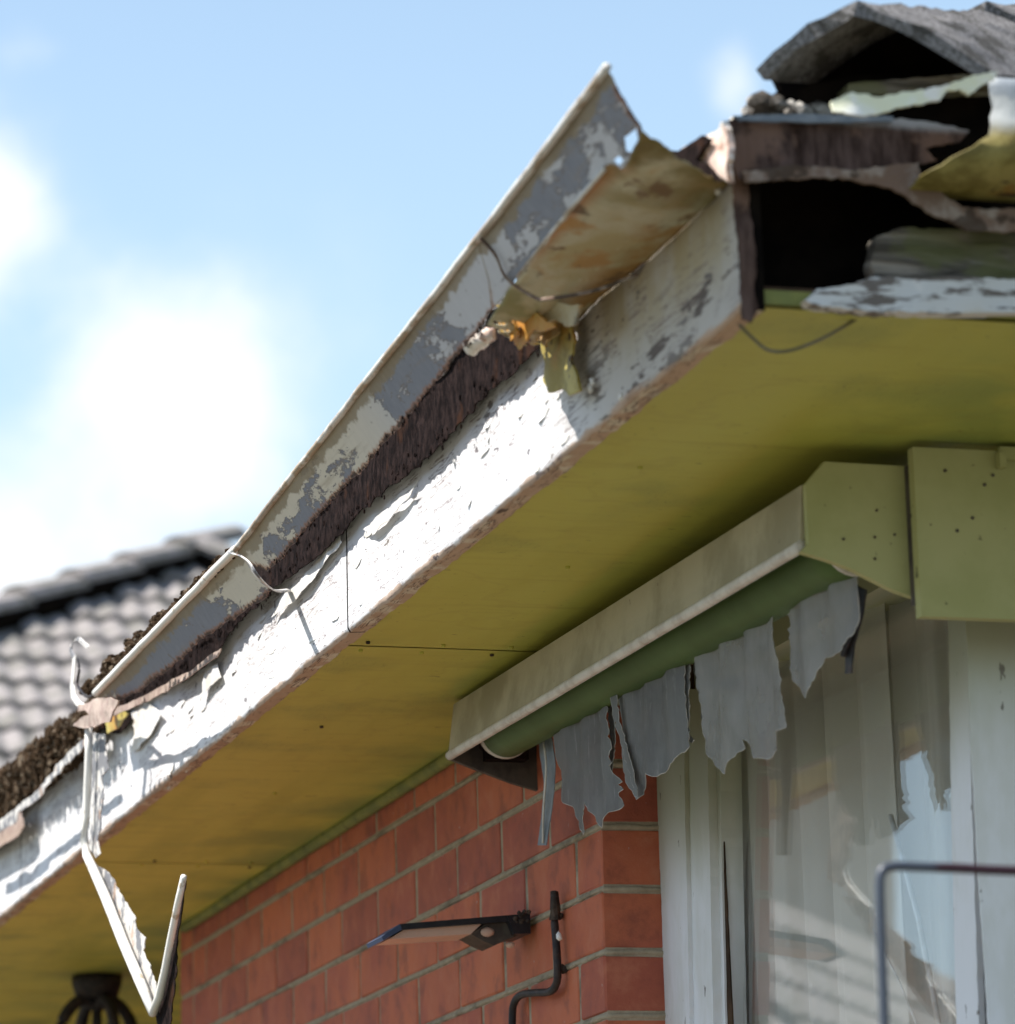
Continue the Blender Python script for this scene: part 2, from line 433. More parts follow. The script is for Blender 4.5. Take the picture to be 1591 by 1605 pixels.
def m_rustdark(g):
    n = g.noise(g.pos(70, 95, 48), 1.0, 7, .75, .4); k = g.noise(g.pos(1, 1, 1), 14., 5)
    c = g.mix(g.step(n, .38, .66), (.005, .0033, .003), (.028, .018, .016)); c = g.mix(g.m('MULTIPLY', g.step(k, .60, .70), .5), c, (.055, .024, .012))
    c = g.mix(g.m('MULTIPLY', g.step(n, .64, .74), .6), c, (.10, .085, .075))
    return c, g.bump(n, .6, .003), .85


def m_rotplate(g):
    z = g.xyz()[2]; n = g.noise(g.pos(60, 20, 9), 1.0, 6, .7); k = g.noise(g.pos(12, 12, 12), 1.0, 5, .65)
    c = g.mix(g.step(n, .35, .68), (.028, .016, .012), (.13, .085, .07))
    c = g.mix(g.m('MULTIPLY', g.step(k, .50, .60), .7), c, (.20, .12, .085))
    c = g.mix(g.step(g.m('ADD', z, g.m('MULTIPLY', k, .02)), 1.262, 1.272), c, (.34, .33, .33))
    return c, g.bump(n, .9, .005), .85


def m_lip(g):
    n = g.noise(g.pos(30, 16, 60), 1.0, 7, .65); k = g.noise(g.pos(1, 5, 1), 1.0, 4)
    c = g.mix(g.step(n, .47, .56), (.56, .54, .50), (.34, .27, .19)); c = g.mix(g.m('MULTIPLY', g.step(k, .50, .62), .7), c, (.24, .17, .11))
    return c, g.bump(n, .4, .002), .5


def m_strip(g):
    n = g.noise(g.pos(30, 30, 30), 1.0, 6, .65)
    c = g.mix(g.step(n, .57, .66), (.72, .70, .65), (.42, .34, .24))
    return c, g.bump(n, .3, .002), .5


def m_flange(g):
    n = g.noise(g.pos(26, 26, 26), 1.0, 6, .65); k = g.noise(g.pos(12, 12, 12, False, (5, 5, 5)), 1.0, 5)
    c = g.mix(g.step(n, .50, .54), (.52, .50, .47), (.17, .17, .18)); c = g.mix(g.m('MULTIPLY', g.step(k, .62, .66), .6), c, (.34, .19, .10))
    return c, g.bump(n, .5, .003), .65


def m_olive(g):
    n = g.noise(g.pos(24, 24, 24), 1.0, 7, .62); k = g.noise(g.pos(9, 9, 9), 1.0, 5)
    c = g.mix(g.step(n, .42, .58), (.44, .36, .10), (.26, .20, .04)); c = g.mix(g.step(k, .50, .60), c, (.42, .20, .03))
    c = g.mix(g.step(n, .40, .34), c, (.05, .02, .015))
    return c, g.bump(n, .6, .004), .6


def m_fromcol(a, b, sc_=20., thr=(.4, .6), rough=.6, bs=.3, bd=.002, extra=None, lo=False):
    def fn(g):
        n = g.noise(g.pos(1, 1, 1, lo), sc_, 6, .62)
        c = g.mix(g.step(n, *thr), a, b)
        if extra:
            k = g.noise(g.pos(1, 1, 1, lo, (3, 5, 7)), extra[1], 3); c = g.mix(g.m('MULTIPLY', g.step(k, extra[2], extra[2] + .03), extra[3]), c, extra[0])
        return c, g.bump(n, bs, bd), rough
    return fn


def m_tile(g):
    X = g.n('ShaderNodeObjectInfo').outputs['Random']
    n = g.noise(g.pos(1, 1, 1, True), 7., 6, .65); k = g.noise(g.pos(1, 1, 1, True), 40., 4, .7)
    c = g.mix(X, (.28, .255, .245), (.20, .185, .175)); c = g.mix(g.step(n, .45, .60), c, (.145, .14, .12)); c = g.mix(g.m('MULTIPLY', g.step(k, .4, .7), .4), c, (.34, .31, .31))
    return c, g.bump(k, .5, .006), .9


def m_hiptile(g):
    n = g.noise(g.pos(1, 1, 1), 22., 8, .7); k = g.noise(g.pos(1, 1, 1), 260., 4, .75)
    c = g.mix(g.step(k, .38, .66), (.085, .078, .070), (.30, .285, .28)); c = g.mix(g.m('MULTIPLY', g.step(n, .50, .58), .8), c, (.035, .030, .022)); c = g.mix(g.m('MULTIPLY', g.step(n, .33, .28), .7), c, (.45, .44, .38))
    return c, g.bump(k, .7, .003), .95


def m_vinyl(g, pale=False):
    n = g.noise(g.pos(30, 34, 4), 1.0, 5, .6); k = g.noise(g.pos(9, 9, 6), 1.0, 4); z = g.xyz()[2]
    c = g.mix(n, (.38, .375, .37), (.48, .47, .46)) if pale else g.mix(n, (.20, .195, .19), (.30, .295, .285))
    c = g.mix(g.m('MULTIPLY', g.step(z, .955, 1.0), .6), c, (.14, .14, .10))  # darker olive tops paint in the shade under the roller
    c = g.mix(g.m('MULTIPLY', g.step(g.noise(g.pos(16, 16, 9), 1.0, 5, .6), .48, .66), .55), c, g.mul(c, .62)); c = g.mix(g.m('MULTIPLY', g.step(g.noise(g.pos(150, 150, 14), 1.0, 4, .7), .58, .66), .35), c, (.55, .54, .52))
    d = g.n('ShaderNodeBsdfPrincipled', Roughness=.55); g.put(d.inputs['Base Color'], c); g.put(d.inputs['Normal'], g.bump(g.noise(g.pos(26, 26, 7), 1.0, 5, .6), .8, .006))
    tl = g.n('ShaderNodeBsdfTranslucent', Color=c)
    tr = g.n('ShaderNodeBsdfTransparent')
    a = g.n('ShaderNodeMixShader', i0=.35, i1=d.outputs[0], i2=tl.outputs[0])
    return g.n('ShaderNodeMixShader', i0=g.m('MULTIPLY', k, .95 if pale else .5), i1=a.outputs[0], i2=tr.outputs[0]).outputs[0]


def m_curtain(g):
    n = g.noise(g.pos(150, 150, 150), 1.0, 3); k = g.noise(g.pos(4, 22, 1), 1.0, 4)
    c = g.mix(k, (.92, .90, .85), (.84, .82, .76))
    d = g.n('ShaderNodeBsdfDiffuse', Color=c); tl = g.n('ShaderNodeBsdfTranslucent', Color=c); tr = g.n('ShaderNodeBsdfTransparent')
    a = g.n('ShaderNodeMixShader', i0=.3, i1=d.outputs[0], i2=tl.outputs[0])
    return g.n('ShaderNodeMixShader', i0=.10, i1=a.outputs[0], i2=tr.outputs[0]).outputs[0]


def m_glass(g):
    fc = g.n('ShaderNodeLayerWeight', Blend=.5).outputs['Facing']
    fr = g.m('ADD', .045, g.m('MULTIPLY', g.m('POWER', fc, 5.0), .955))
    gl = g.n('ShaderNodeBsdfGlossy', Roughness=0.0, Color=(1, 1, 1, 1)); g.put(gl.inputs['Normal'], g.bump(g.noise(g.pos(3, 3, 3), 1.0, 2), .02, .004))
    tr = g.n('ShaderNodeBsdfTransparent', Color=(.985, .99, .985, 1))
    f2 = g.m('MULTIPLY', fr, 1.1, clamp=True)
    return g.n('ShaderNodeMixShader', i0=f2, i1=tr.outputs[0], i2=gl.outputs[0]).outputs[0]


def m_frame(g):
    z = g.xyz()[2]
    n = g.noise(g.pos(14, 14, 5), 1.0, 6, .6); k = g.noise(g.pos(60, 60, 25), 1.0, 4)
    c = g.mix(g.step(n, .4, .65), (.74, .74, .76), (.64, .64, .62))
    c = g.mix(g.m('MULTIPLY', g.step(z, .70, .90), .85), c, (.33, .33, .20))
    c = g.mix(g.m('MULTIPLY', g.step(k, .68, .71), .8), c, (.10, .08, .06))
    return c, g.bump(n, .08, .002), .55


def m_ground(g):
    n = g.noise(g.pos(1, 1, 1), .9, 8, .65); k = g.noise(g.pos(1, 1, 1), 30., 5)
    c = g.mix(g.step(n, .4, .6), (.125, .115, .09), (.085, .085, .055)); c = g.mix(g.m('MULTIPLY', k, .4), c, (.17, .16, .12))
    return c, g.bump(k, .6, .02), .95


def m_olivefront(g):
    r = m_olive(g); z = g.xyz()[2]; n = g.noise(g.pos(20, 20, 20), 1.0, 5)
    w = g.mix(g.step(n, .45, .6), (.40, .42, .42), (.22, .25, .28))
    return g.mix(g.step(g.m('ADD', z, g.m('MULTIPLY', n, .03)), 1.235, 1.255), g.mul(r[0], .55), w), r[1], .6


def m_wire(g):
    X = g.xyz(); n = g.noise(g.pos(1, 1, 1), 30., 4)
    c = g.mix(g.step(g.m('ADD', X[0], g.m('MULTIPLY', n, .02)), 1.30, 1.315), (.06, .07, .09), (.04, .015, .022))
    return c, g.bump(n, .2, .002), .35


MT = dict(
    olivefront=material('olive_stained_gutter', m_olivefront),
    fascia=material('peeling_white_paint', m_fascia), raw=material('raw_weathered_wood', m_rawwood), greywood=material('grey_rotten_wood', m_greywood),
    flakewood=material('flaking_white_wood', m_whiteflake), soffit=material('yellow_soffit_paint', m_soffit), brick=material('red_brick', m_brick),
    mortar=material('raked_mortar', m_mortar), gutter=material('worn_gutter_paint', m_metalpaint, Metallic=.0), under=material('rusty_gutter_underside', m_underside),
    rust=material('dark_rust', m_rustdark), lip=material('gutter_lip_paint', m_lip), strip=material('bent_strip_paint', m_strip), flange=material('torn_flange', m_flange),
    olive=material('olive_rust', m_olive), tile=material('concrete_roof_tile', m_tile), hip=material('rough_hip_tile', m_hiptile), vinyl=material('frosted_vinyl', m_vinyl), vinylpale=material('pale_frosted_vinyl', lambda g: m_vinyl(g, True)),
    vinyledge=material('vinyl_edge', m_fromcol((.50, .47, .43), (.30, .29, .26), 60.)),
    curtain=material('sheer_curtain', m_curtain), glass=material('window_glass', m_glass), frame=material('window_paint', m_frame), ground=material('dry_lawn', m_ground),
    flake=material('paint_flake', m_fromcol((.78, .78, .77), (.66, .63, .58), 30.)),
    pink=material('pinkish_paint', m_fromcol((.62, .46, .38), (.70, .66, .60), 26., (.42, .55), .6, .5, .004, ((.30, .15, .09), 34., .60, .7))),
    brownrot=material('brown_rot', m_fromcol((.17, .115, .085), (.30, .25, .21), 34., (.45, .65), .85, .8, .005, ((.05, .035, .025), 20., .55, .8))),
    rotplate=material('rotted_plate', m_rotplate),
    mildew_shade=material('mildewed_trim_and_shade', m_fromcol((.24, .235, .055), (.15, .165, .045), 14., (.35, .65), .7, .3, .003, ((.07, .06, .02), 40., .62, .6))),  # mildew on the trim, painted shade on the soffit edge
    tan=material('tan_plate', m_fromcol((.40, .32, .27), (.30, .22, .19), 40., (.4, .6), .8, .7, .004)),
    pelmet=material('cream_pelmet', m_fromcol((.40, .35, .235), (.27, .235, .145), 7., (.38, .62), .6, .2, .002, ((.13, .10, .06), 60., .70, .6))),
    cap=material('lime_green_paint', m_fromcol((.39, .375, .17), (.33, .325, .13), 8., (.35, .65), .6, .15, .002, ((.06, .06, .025), 75., .69, .8))),
    rail=material('white_rail', m_fromcol((.60, .56, .50), (.46, .41, .35), 25., (.4, .65), .5, .1, .001, ((.30, .11, .05), 20., .70, .7))),
    roller=material('green_roller', m_fromcol((.085, .138, .046), (.070, .112, .036), 12., (.3, .7), .5, .05, .001)),
    dark=material('dark_metal', m_fromcol((.028, .026, .028), (.06, .045, .04), 60., (.45, .65), .5, .5, .002)),
    brown=material('brown_metal', m_fromcol((.10, .085, .07), (.06, .05, .045), 20., (.4, .6), .6)),
    galv=material('galvanised_strap', m_fromcol((.13, .15, .17), (.20, .215, .23), 30., (.4, .6), .45)),
    black=material('black_plastic', m_fromcol((.012, .013, .017), (.02, .02, .024), 50., (.4, .6), .35)),
    peach=material('frosted_lens', m_fromcol((.62, .42, .32), (.55, .38, .30), 20., (.4, .6), .4)),
    tape=material('old_tape', m_fromcol((.10, .075, .06), (.05, .04, .035), 50., (.4, .6), .8, .8, .004)),
    wire=material('wire_rod', m_wire),
    cable=material('old_cable', m_fromcol((.10, .09, .05), (.16, .14, .10), 30.)),
    litter=material('leaf_litter', m_fromcol((.045, .028, .016), (.22, .17, .12), 60., (.52, .70), .95, 1.0, .006, ((.40, .36, .30), 110., .66, .7))),
    mortarbed=material('mortar_bedding', m_fromcol((.36, .34, .31), (.06, .05, .04), 28., (.45, .58), .95, 1.0, .008)),
    lichen=material('lichen_flashing', m_fromcol((.74, .74, .54), (.80, .79, .74), 18., (.42, .56), .8, .8, .006, ((.40, .20, .05), 18., .66, .8))),
    room=material('room_plaster', m_fromcol((.28, .25, .2), (.24, .22, .18), 3.)),
    render=material('pale_render', m_fromcol((.50, .42, .35), (.44, .37, .31), 4.)),
    blackwood_shade=material('black_wood_and_shade', m_fromcol((.006, .005, .0045), (.012, .009, .007), 12., (.4, .6), .95, .6, .004)),  # near black stands in for shade in voids and gaps; also black end grain
    timber=material('roof_timber', m_fromcol((.085, .052, .032), (.04, .026, .018), 12., (.4, .6), .9, .6, .004)),
)

GZ = -1.42                 # ground
X0, XF = 1.682, 1.282      # side wall and fascia planes
ZS = 1.075                 # soffit underside
YC = 3.465                 # corner of the eave
YP = 5.186                 # end of the brickwork at the window

# ------------------------------------------------------------------ ground
o = mesh_obj('ground', [(-200, -60, GZ), (200, -60, GZ), (200, 300, GZ), (-200, 300, GZ)], [(0, 1, 2, 3)], MT['ground']); o['kind'] = 'structure'

# ------------------------------------------------------------------ house
house = thing('brick_house', 'red brick house with a yellow soffit and rotten white eaves, filling the right side', 'house', (X0, 6.0, GZ))

# wall of single bricks
wall = MB()
wall.box((X0 + .0021, YP + .0021, GZ), (X0 + .115, 7.96, 1.088))
wall_o = wall.obj('brick_wall', MT['mortar'], house)
# raked bed joints leave a rough rolled bead of mortar proud of the courses
for k in range(-2, 7):
    zj = .850 - .0865 * k
    if zj > 1.06: continue
    m = MB(); P_ = []
    for i in range(16): x = X0 + .090 - .086 * i / 15; P_.append((x, YP + .0030 + .0012 * nz((x, 0, zj), 60, k), zj - .0005 + .0012 * nz((x, 3, zj), 50, k)))
    for i in range(1, 360):
        y = YP + .0030 + 2.7 * i / 360
        P_.append((X0 + .0030 + .0016 * nz((0, y, zj), 45, k), y, zj - .0005 + .0014 * nz((1, y, zj), 38, k) + .001 * nz((0, y, zj), 7, k)))
    m.tube(P_, [.0040 + .0014 * nz((0, p[1], p[0]), 30, k) for p in P_], 7); m.obj('mortar_bead', MT['mortar'], wall_o, True)


def brick_mesh(seed, L):
    rnd = random.Random(seed)
    bm = bmesh.new(); bmesh.ops.create_cube(bm, size=1.0)
    bmesh.ops.scale(bm, verts=bm.verts, vec=(.106, L, .0765))
    bmesh.ops.bevel(bm, geom=list(bm.edges), offset=.0022, segments=1, affect='EDGES')
    for v in bm.verts: v.co += Vector((rnd.uniform(-.0008, .0008) for _ in range(3)))
    me = bpy.data.meshes.new('brick'); bm.to_mesh(me); bm.free(); me.materials.append(MT['brick']); return me


full = [brick_mesh(i, .2295) for i in range(4)]; half = [brick_mesh(i + 10, .1095) for i in range(2)]
z_top = .850
course = 0; low = MB()
for k in range(-3, 27):
    zc = z_top - .0865 * (k + .5)
    if zc < GZ + .03: break
    y = YP + (0 if k % 2 else -.0)
    first = (k % 2 == 0)
    hz = .0765
    while y < 7.94:
        L = .112 if first else .232
        if y + L > 7.96: L = .112 if y + .112 < 7.97 else 0
        first = False
        if L == 0: break
        c = Vector((X0 + .053 + random.uniform(-.0008, .0008), y + L / 2, zc))
        if k <= 6:
            me = random.choice(half if L < .2 else full)
            b = bpy.data.objects.new('brick', me); col.objects.link(b); b.location = c
            b.rotation_euler = (random.uniform(-.006, .006), 0, random.uniform(-.002, .002))
            if random.random() < .5: b.rotation_euler.z += math.pi
            b.parent = wall_o; b.matrix_parent_inverse = Matrix.Translation(-Vector(wall_o.location) - Vector(house.location) + Vector(house.location))
        else:
            low.box((c.x - .053, c.y - L / 2, zc - .038), (c.x + .053, c.y + L / 2, zc + .038))
        y += L + .0105
lo = low.obj('bricks', MT['brick'], wall_o); lo['kind'] = 'stuff'

# soffit sheets (joints between them) and trim
soff = MB().box
jy = [YC + .01, 5.118, 7.074, 9.03, 10.99, 13.0]
for a, b in zip(jy[:-1], jy[1:]):
    m = MB()
    xr = X0 - .0005 if b < 8.5 else 4.0
    if a < 8 < b: xr = 4.0
    ya, yb = a + .003, b - .003
    v = []; f = []; nx, ny = 14, 40
    for i in range(nx + 1):
        for j in range(ny + 1):
            x = 1.300 + (max(xr, 2.6) - 1.300) * i / nx; yy = ya + (yb - ya) * j / ny
            v.append((x, yy, ZS + .002 * nz((x, yy, 0), 2.3)))
    for i in range(nx):
        for j in range(ny):
            q = i * (ny + 1) + j; f.append((q, q + 1, q + ny + 2, q + ny + 1))
    n = len(v); v += [(p[0], p[1], p[2] + .006) for p in v[:n]]; f += [tuple(i + n for i in q[::-1]) for q in f]
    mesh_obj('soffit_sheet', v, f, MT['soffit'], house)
m = MB(); m.box((1.300, YC + .01, ZS + .010), (4.0, 13.0, ZS + .02)); m.obj('soffit_backing', MT['timber'], house)
m = MB(); pts = [(X0 - .008, YP + .3 * i, ZS - .006) for i in range(-1, 10)]
m.tube(pts, .011, 8); m.obj('soffit_trim', MT['mildew_shade'], house, True)


for i, (x, y) in enumerate([(x, y) for y in (5.09, 5.145, 7.045, 7.10) for x in (1.33, 1.43, 1.53, 1.63)] + [(1.40, 4.1), (1.45, 4.6), (1.41, 5.7), (1.5, 6.3)]):
    x += random.uniform(-.012, .012); y += random.uniform(-.004, .004)
    m = MB(); m.tube([Vector((x, y, ZS + .002)), Vector((x, y, ZS - .0025)), Vector((x, y, ZS - .003))], [.0032, .0030, .0018], 8); m.obj('nail_head', MT['soffit'] if i % 3 else MT['tape'], house, True)


# side fascia: three boards butted end to end, flaking and split
def board(y0, y1, name='fascia_board'):
    dy, nzr = .008, 34
    ny = int((y1 - y0) / dy); v = []; f = []
    z0, z1 = ZS - .008, 1.262
    for j in range(ny + 1):
        y = y0 + (y1 - y0) * j / ny
        rag = .004 * nz((0, y, 0), 9, 2) + .0025 * nz((0, y, 0), 40, 5)
        bite = max(0, nz((0, y, 0), 5.5, 11) - .32) * .02
        for k in range(nzr + 1):
            t = k / nzr; z = z0 + (rag + bite) * (1 - t) + (z1 - z0) * t
            d = .0009 * nz((0, y * 2, z * 14), 1.0, 1) + .0003 * nz((0, y * 10, z * 40), 1.0, 4)
            if k == 0: d += .003 + .003 * abs(nz((0, y, 0), 20))
            v.append((XF + d, y, z))
    W = nzr + 1
    for j in range(ny):
        for k in range(nzr): a = j * W + k; f.append((a, a + 1, a + W + 1, a + W))
    n = len(v)
    # underside (own material), top, back and ends
    for j in range(ny + 1):
        p = v[j * W]; v.append((XF + .024 + .0012 * nz((0, p[1], 0), 30, 8), p[1], p[2] + .001 + .002 * nz((0, p[1], 0), 14, 3)))
    for j in range(ny + 1): p = v[j * W + nzr]; v.append((XF + .024, p[1], p[2]))
    nf = len(f)
    for j in range(ny): f.append((j * W, (j + 1) * W, n + j + 1, n + j))
    nu = len(f)
    for j in range(ny):
        f.append((n + j, n + j + 1, n + ny + 1 + j + 1, n + ny + 1 + j)); f.append((j * W + nzr, n + ny + 1 + j, n + ny + 1 + j + 1, (j + 1) * W + nzr))
    f.append(tuple([n, n + ny + 1] + [k for k in range(nzr, -1, -1)])); e = ny * W
    f.append(tuple([e + k for k in range(W)] + [n + ny + 1 + ny, n + ny]))
    o = mesh_obj(name, v, f, [MT['fascia'], MT['raw'], MT['blackwood_shade']], house)
    o.data.polygons[len(f) - 2].material_index = 2
    for i in range(nf, nu + 0): o.data.polygons[i].material_index = 1
    o.data.polygons.foreach_set('use_smooth', [i < nf for i in range(len(f))])
    return o


fb = [board(YC, 4.992), board(4.998, 7.52), board(7.526, 13.0)]
# small paint flakes curling off the boards
fl = [MB(), MB(), MB()]
rr = random.Random(3)
for i in range(60):
    y = rr.choice([rr.uniform(3.98, 5.0), rr.uniform(5.0, 7.4), rr.uniform(5.0, 7.4)])
    z = rr.choice([rr.uniform(1.07, 1.2), rr.uniform(1.13, 1.2)])
    L, H = rr.uniform(.003, .026), rr.uniform(.002, .007); an = rr.uniform(-.5, .3)
    n = 6; v = []
    for a in range(n):
        t = 2 * math.pi * a / n; r = rr.uniform(.6, 1.1)
        dy, dz = math.cos(t) * L * r, math.sin(t) * H * r
        v.append((XF - .0006 - (.0022 * rr.random() if math.sin(t) < -.2 else .0004) * (1 + dy / L), y + dy, z + dz + dy * an * .4))
    c = (XF - .0012, y, z)
    vv = [c] + v; vb = [(p[0] + .0005, p[1], p[2]) for p in vv]
    f = [(0, 1 + a, 1 + (a + 1) % n) for a in range(n)] + [(n + 1, n + 2 + (a + 1) % n, n + 2 + a) for a in range(n)]
    fl[0 if y < 4.99 else 1].add(vv + vb, f)
# flakes hanging from the lower edge
for px, py, w in [(262, 1232, 13), (250, 1225, 9), (290, 1208, 10), (300, 1195, 7), (15, 1432, 14), (880, 700, 9), (700, 860, 8), (470, 1048, 8)]:
    p = onx(px, py - 6, XF + .010); s = w / 1000.0
    v = [p + Vector((0, s, 0)), p + Vector((.002, s * .3, -s * .9)), p + Vector((.003, -s * .7, -s * .7)), p + Vector((0, -s, .002))]
    fl[0 if p.y < 4.99 else 1].add(v + [q + Vector((.0006, 0, 0)) for q in v], [(0, 1, 2, 3), (7, 6, 5, 4)])
for k in (0, 1):
    q = fl[k].obj('paint_flakes', MT['flake'], fb[k]); q['kind'] = 'stuff'

# wide curled paint skins along the top of the white boards
for pts, b, sgn in [([(452, 930), (470, 915), (500, 880), (537, 838), (540, 850), (515, 880), (490, 915), (462, 945), (430, 968)], 1, 1),
                    ([(345, 1040), (350, 1062), (332, 1078), (318, 1100), (322, 1070), (330, 1050)], 1, 1),
                    ([(215, 1150), (212, 1118), (240, 1105), (258, 1118), (240, 1150), (222, 1172), (208, 1180)], 1, 1),
                    ([(575, 830), (620, 790), (655, 765), (650, 775), (628, 800), (590, 838)], 0, 1)]:
    sheet('peeling_skin', pts, lambda a, b_: onx(a, b_, XF - .003), MT['flake'], fb[0 if b == 0 else 1], 1.2, 4, thick=(.0008, 0, 0), grid=7,
          disp=lambda p, v: Vector((-.006 * abs(nz(p, 14)) - .003, 0, 0)))

# end of eaves, front side: rotten fascia remains round a dark hole
fr = sheet('rotten_board', [(1372, 372), (1420, 356), (1500, 360), (1640, 352), (1640, 440), (1480, 436), (1372, 438), (1364, 415)],
           lambda a, b: ony(a, b, 3.472), MT['greywood'], house, 3, 7, (2, 3), 12, (0, .02, 0), disp=lambda p, v: Vector((0, .004 * nz(p, 30), 0)))
fr['label'] = 'grey rotten upper board'
fr = sheet('rotten_board', [(1262, 470), (1282, 452), (1330, 446), (1372, 434), (1480, 434), (1640, 437), (1640, 489), (1480, 490), (1380, 489), (1290, 481)],
           lambda a, b: ony(a, b, 3.458), MT['flakewood'], house, 2.5, 7, (5, 6), 12, (0, .02, 0), disp=lambda p, v: Vector((0, .003 * nz(p, 30), 0)))
fr['label'] = 'flaking white lower board'
sheet('board_end', [(1139, 188), (1160, 192), (1172, 230), (1176, 330), (1186, 400), (1184, 455), (1190, 482), (1178, 506), (1164, 500), (1162, 440), (1153, 330), (1146, 250)], lambda a, b: ony(a, b, YC - .006), MT['rotplate'], house, 2.2, 6, (), 9, (0, .003, 0), disp=lambda p, v: Vector((0, .004 * nz(p, 30), 0)))
m = MB(); m.box((1.308, YC + .10, ZS + .021), (4.0, YC + .13, 1.27)); m.obj('shade_backing', MT['blackwood_shade'], house)  # black panel stands in for the unlit depth of the roof void
# the strip of soffit edge below the front boards, running on to the right
m = MB(); m.box((1.306, YC + .008, ZS + .002), (4.0, YC + .03, ZS + .016)); m.obj('soffit_edge', MT['mildew_shade'], house)  # darker copy of the soffit colour, shade painted onto this edge
m = MB(); m.box((1.60, YC + .004, ZS), (4.0, YC + .024, 1.262)); m.obj('fascia_board', MT['flakewood'], house)

# roof: battens, tiles in rolled courses, hip tiles with mortar bedding
PITCH = math.radians(21)
roof = MB()
tp = math.tan(PITCH)
r0 = 1.262
v = [(1.20, 3.38, r0), (4.4, 3.38 + 0, r0), (1.20, 13, r0), (4.4, 6.58, r0 + 3.2 * tp), (4.4, 13, r0 + 3.2 * tp)]
roof.add([(1.32, 3.505, r0), (4.4, 3.505, r0), (4.4, 6.585, r0 + 3.08 * tp), (1.32, 13, r0), (4.4, 13, r0 + 3.145 * tp)], [(0, 1, 2), (0, 2, 4, 3)])
roof.add([(1.34, 3.525, r0 - .02), (4.4, 3.525, r0 - .02), (4.4, 6.585, r0 + 3.06 * tp - .02), (1.34, 13, r0 - .02), (4.4, 13, r0 + 3.125 * tp - .02)], [(2, 1, 0), (3, 4, 2, 0)])
roof_o = roof.obj('roof', MT['timber'], house)
# courses of rolled concrete tiles along the side slope and the front slope
tl = MB()


def tile_course(mb, P, along, up, n, w=.15, L=.34, th=.014, amp=.016, nrm=Vector((0, 0, 1))):
    for c in range(n):
        v = []; K = 8
        for j in range(2):
            for i in range(K + 1):
                u = i / K; h = amp * (.5 - .5 * math.cos(2 * math.pi * u))
                v.append(P + along * (w * (c + u)) + up * (L * j) + nrm * (h + (.022 if j == 0 else 0)))
        b = [q - nrm * th for q in v]; f = []
        for i in range(K):
            f.append((i, i + 1, i + K + 2, i + K + 1)); f.append((2 * K + 2 + i + 1, 2 * K + 2 + i, i + K + 1 + 2 * K + 2, i + K + 2 + 2 * K + 2))
            f.append((i + 1, i, i + 2 * K + 2, i + 1 + 2 * K + 2))
        mb.add(v + b, f)


nS = Vector((-math.sin(PITCH), 0, math.cos(PITCH))); nF = Vector((0, -math.sin(PITCH), math.cos(PITCH)))
upS = Vector((math.cos(PITCH), 0, math.sin(PITCH))); upF = Vector((0, math.cos(PITCH), math.sin(PITCH)))
for r in range(6):
    yst = 3.70 + r * .30
    tile_course(tl, Vector((1.268, yst, r0 - .002)) + upS * (.31 * r), Vector((0, 1, 0)), upS, int((12.5 - yst) / .15), nrm=nS)
    tile_course(tl, Vector((1.60 + r * .3, 3.405, r0 + .022)) + upF * (.31 * r), Vector((1, 0, 0)), upF, int((4.3 - 1.6 - .3 * r) / .15), nrm=nF)
t_ = tl.obj('roof_tiles', MT['hip'], roof_o); t_['kind'] = 'stuff'

hipd = Vector((.68, .68, .27)).normalized()


def hip_cap(Lf, Ap, Rt, length, th=.012):
    """One V shaped ridge tile; Lf, Ap, Rt are left foot, apex, right foot of its lower end."""
    prof = []
    N = 7
    for i in range(N): prof.append(Lf.lerp(Ap, i / (N - 1)) + Vector((0, 0, .010 * math.sin(math.pi * i / (N - 1)))))
    for i in range(1, N): prof.append(Ap.lerp(Rt, i / (N - 1)) + Vector((0, 0, .008 * math.sin(math.pi * i / (N - 1)))))
    inner = [p - Vector((0, 0, th * 1.1)) + (Vector((.006, 0, 0)) if i < N - 1 else Vector((-.004, 0, 0))) for i, p in enumerate(prof)]
    n = len(prof); S = 26; v = []; f = []
    for s in range(S + 1):
        d = hipd * (length * s / S)
        for p in prof: q = p + d; v.append(q + Vector((0, 0, .0045 * nz(q, 40) + (.004 * nz(q, 90)))) + (hipd * .008 * nz(p, 30) if s == 0 else Vector()))
        for p in inner: q = p + d; v.append(q + Vector((0, 0, .003 * nz(q, 35, 3))) + (hipd * .008 * nz(p, 30) if s == 0 else Vector()))
    W = 2 * n
    for s in range(S):
        for i in range(n - 1):
            a = s * W + i; f.append((a, a + W, a + W + 1, a + 1)); b = a + n; f.append((b, b + 1, b + W + 1, b + W))
        f.append((s * W, s * W + n, (s + 1) * W + n, (s + 1) * W)); f.append((s * W + n - 1, (s + 1) * W + n - 1, (s + 1) * W + 2 * n - 1, s * W + 2 * n - 1))
    for i in range(n - 1):
        f.append((i, i + 1, n + i + 1, n + i)); e = S * W; f.append((e + i + 1, e + i, e + n + i, e + n + i + 1))
    return v, f


Lf, Ap, Rt = ony(1186, 106, 3.44), ony(1345, 2, 3.40), ony(1556, 116, 3.40)
for i in range(9):
    off = hipd * (.36 * i) + Vector((0, 0, .012 * min(i, 1)))
    v, f = hip_cap(Lf, Ap, Rt, .42)
    o = mesh_obj('hip_tile', [p + off for p in v], f, MT['hip'], roof_o)
# mortar packed under the first hip tile
mb = MB(); rr = random.Random(5)
for i in range(34):
    t = rr.random(); p = Vector(Lf).lerp(Lf + Vector((.10, .02, -.015)), t) + Vector((.02, .03 + rr.random() * .06, -.012 - rr.random() * .022))
    mb.lump(p, rr.uniform(.006, .014), i, 1, (1.3, 1, .8), .5)
mb.obj('mortar_bedding', MT['mortarbed'], roof_o)['kind'] = 'stuff'
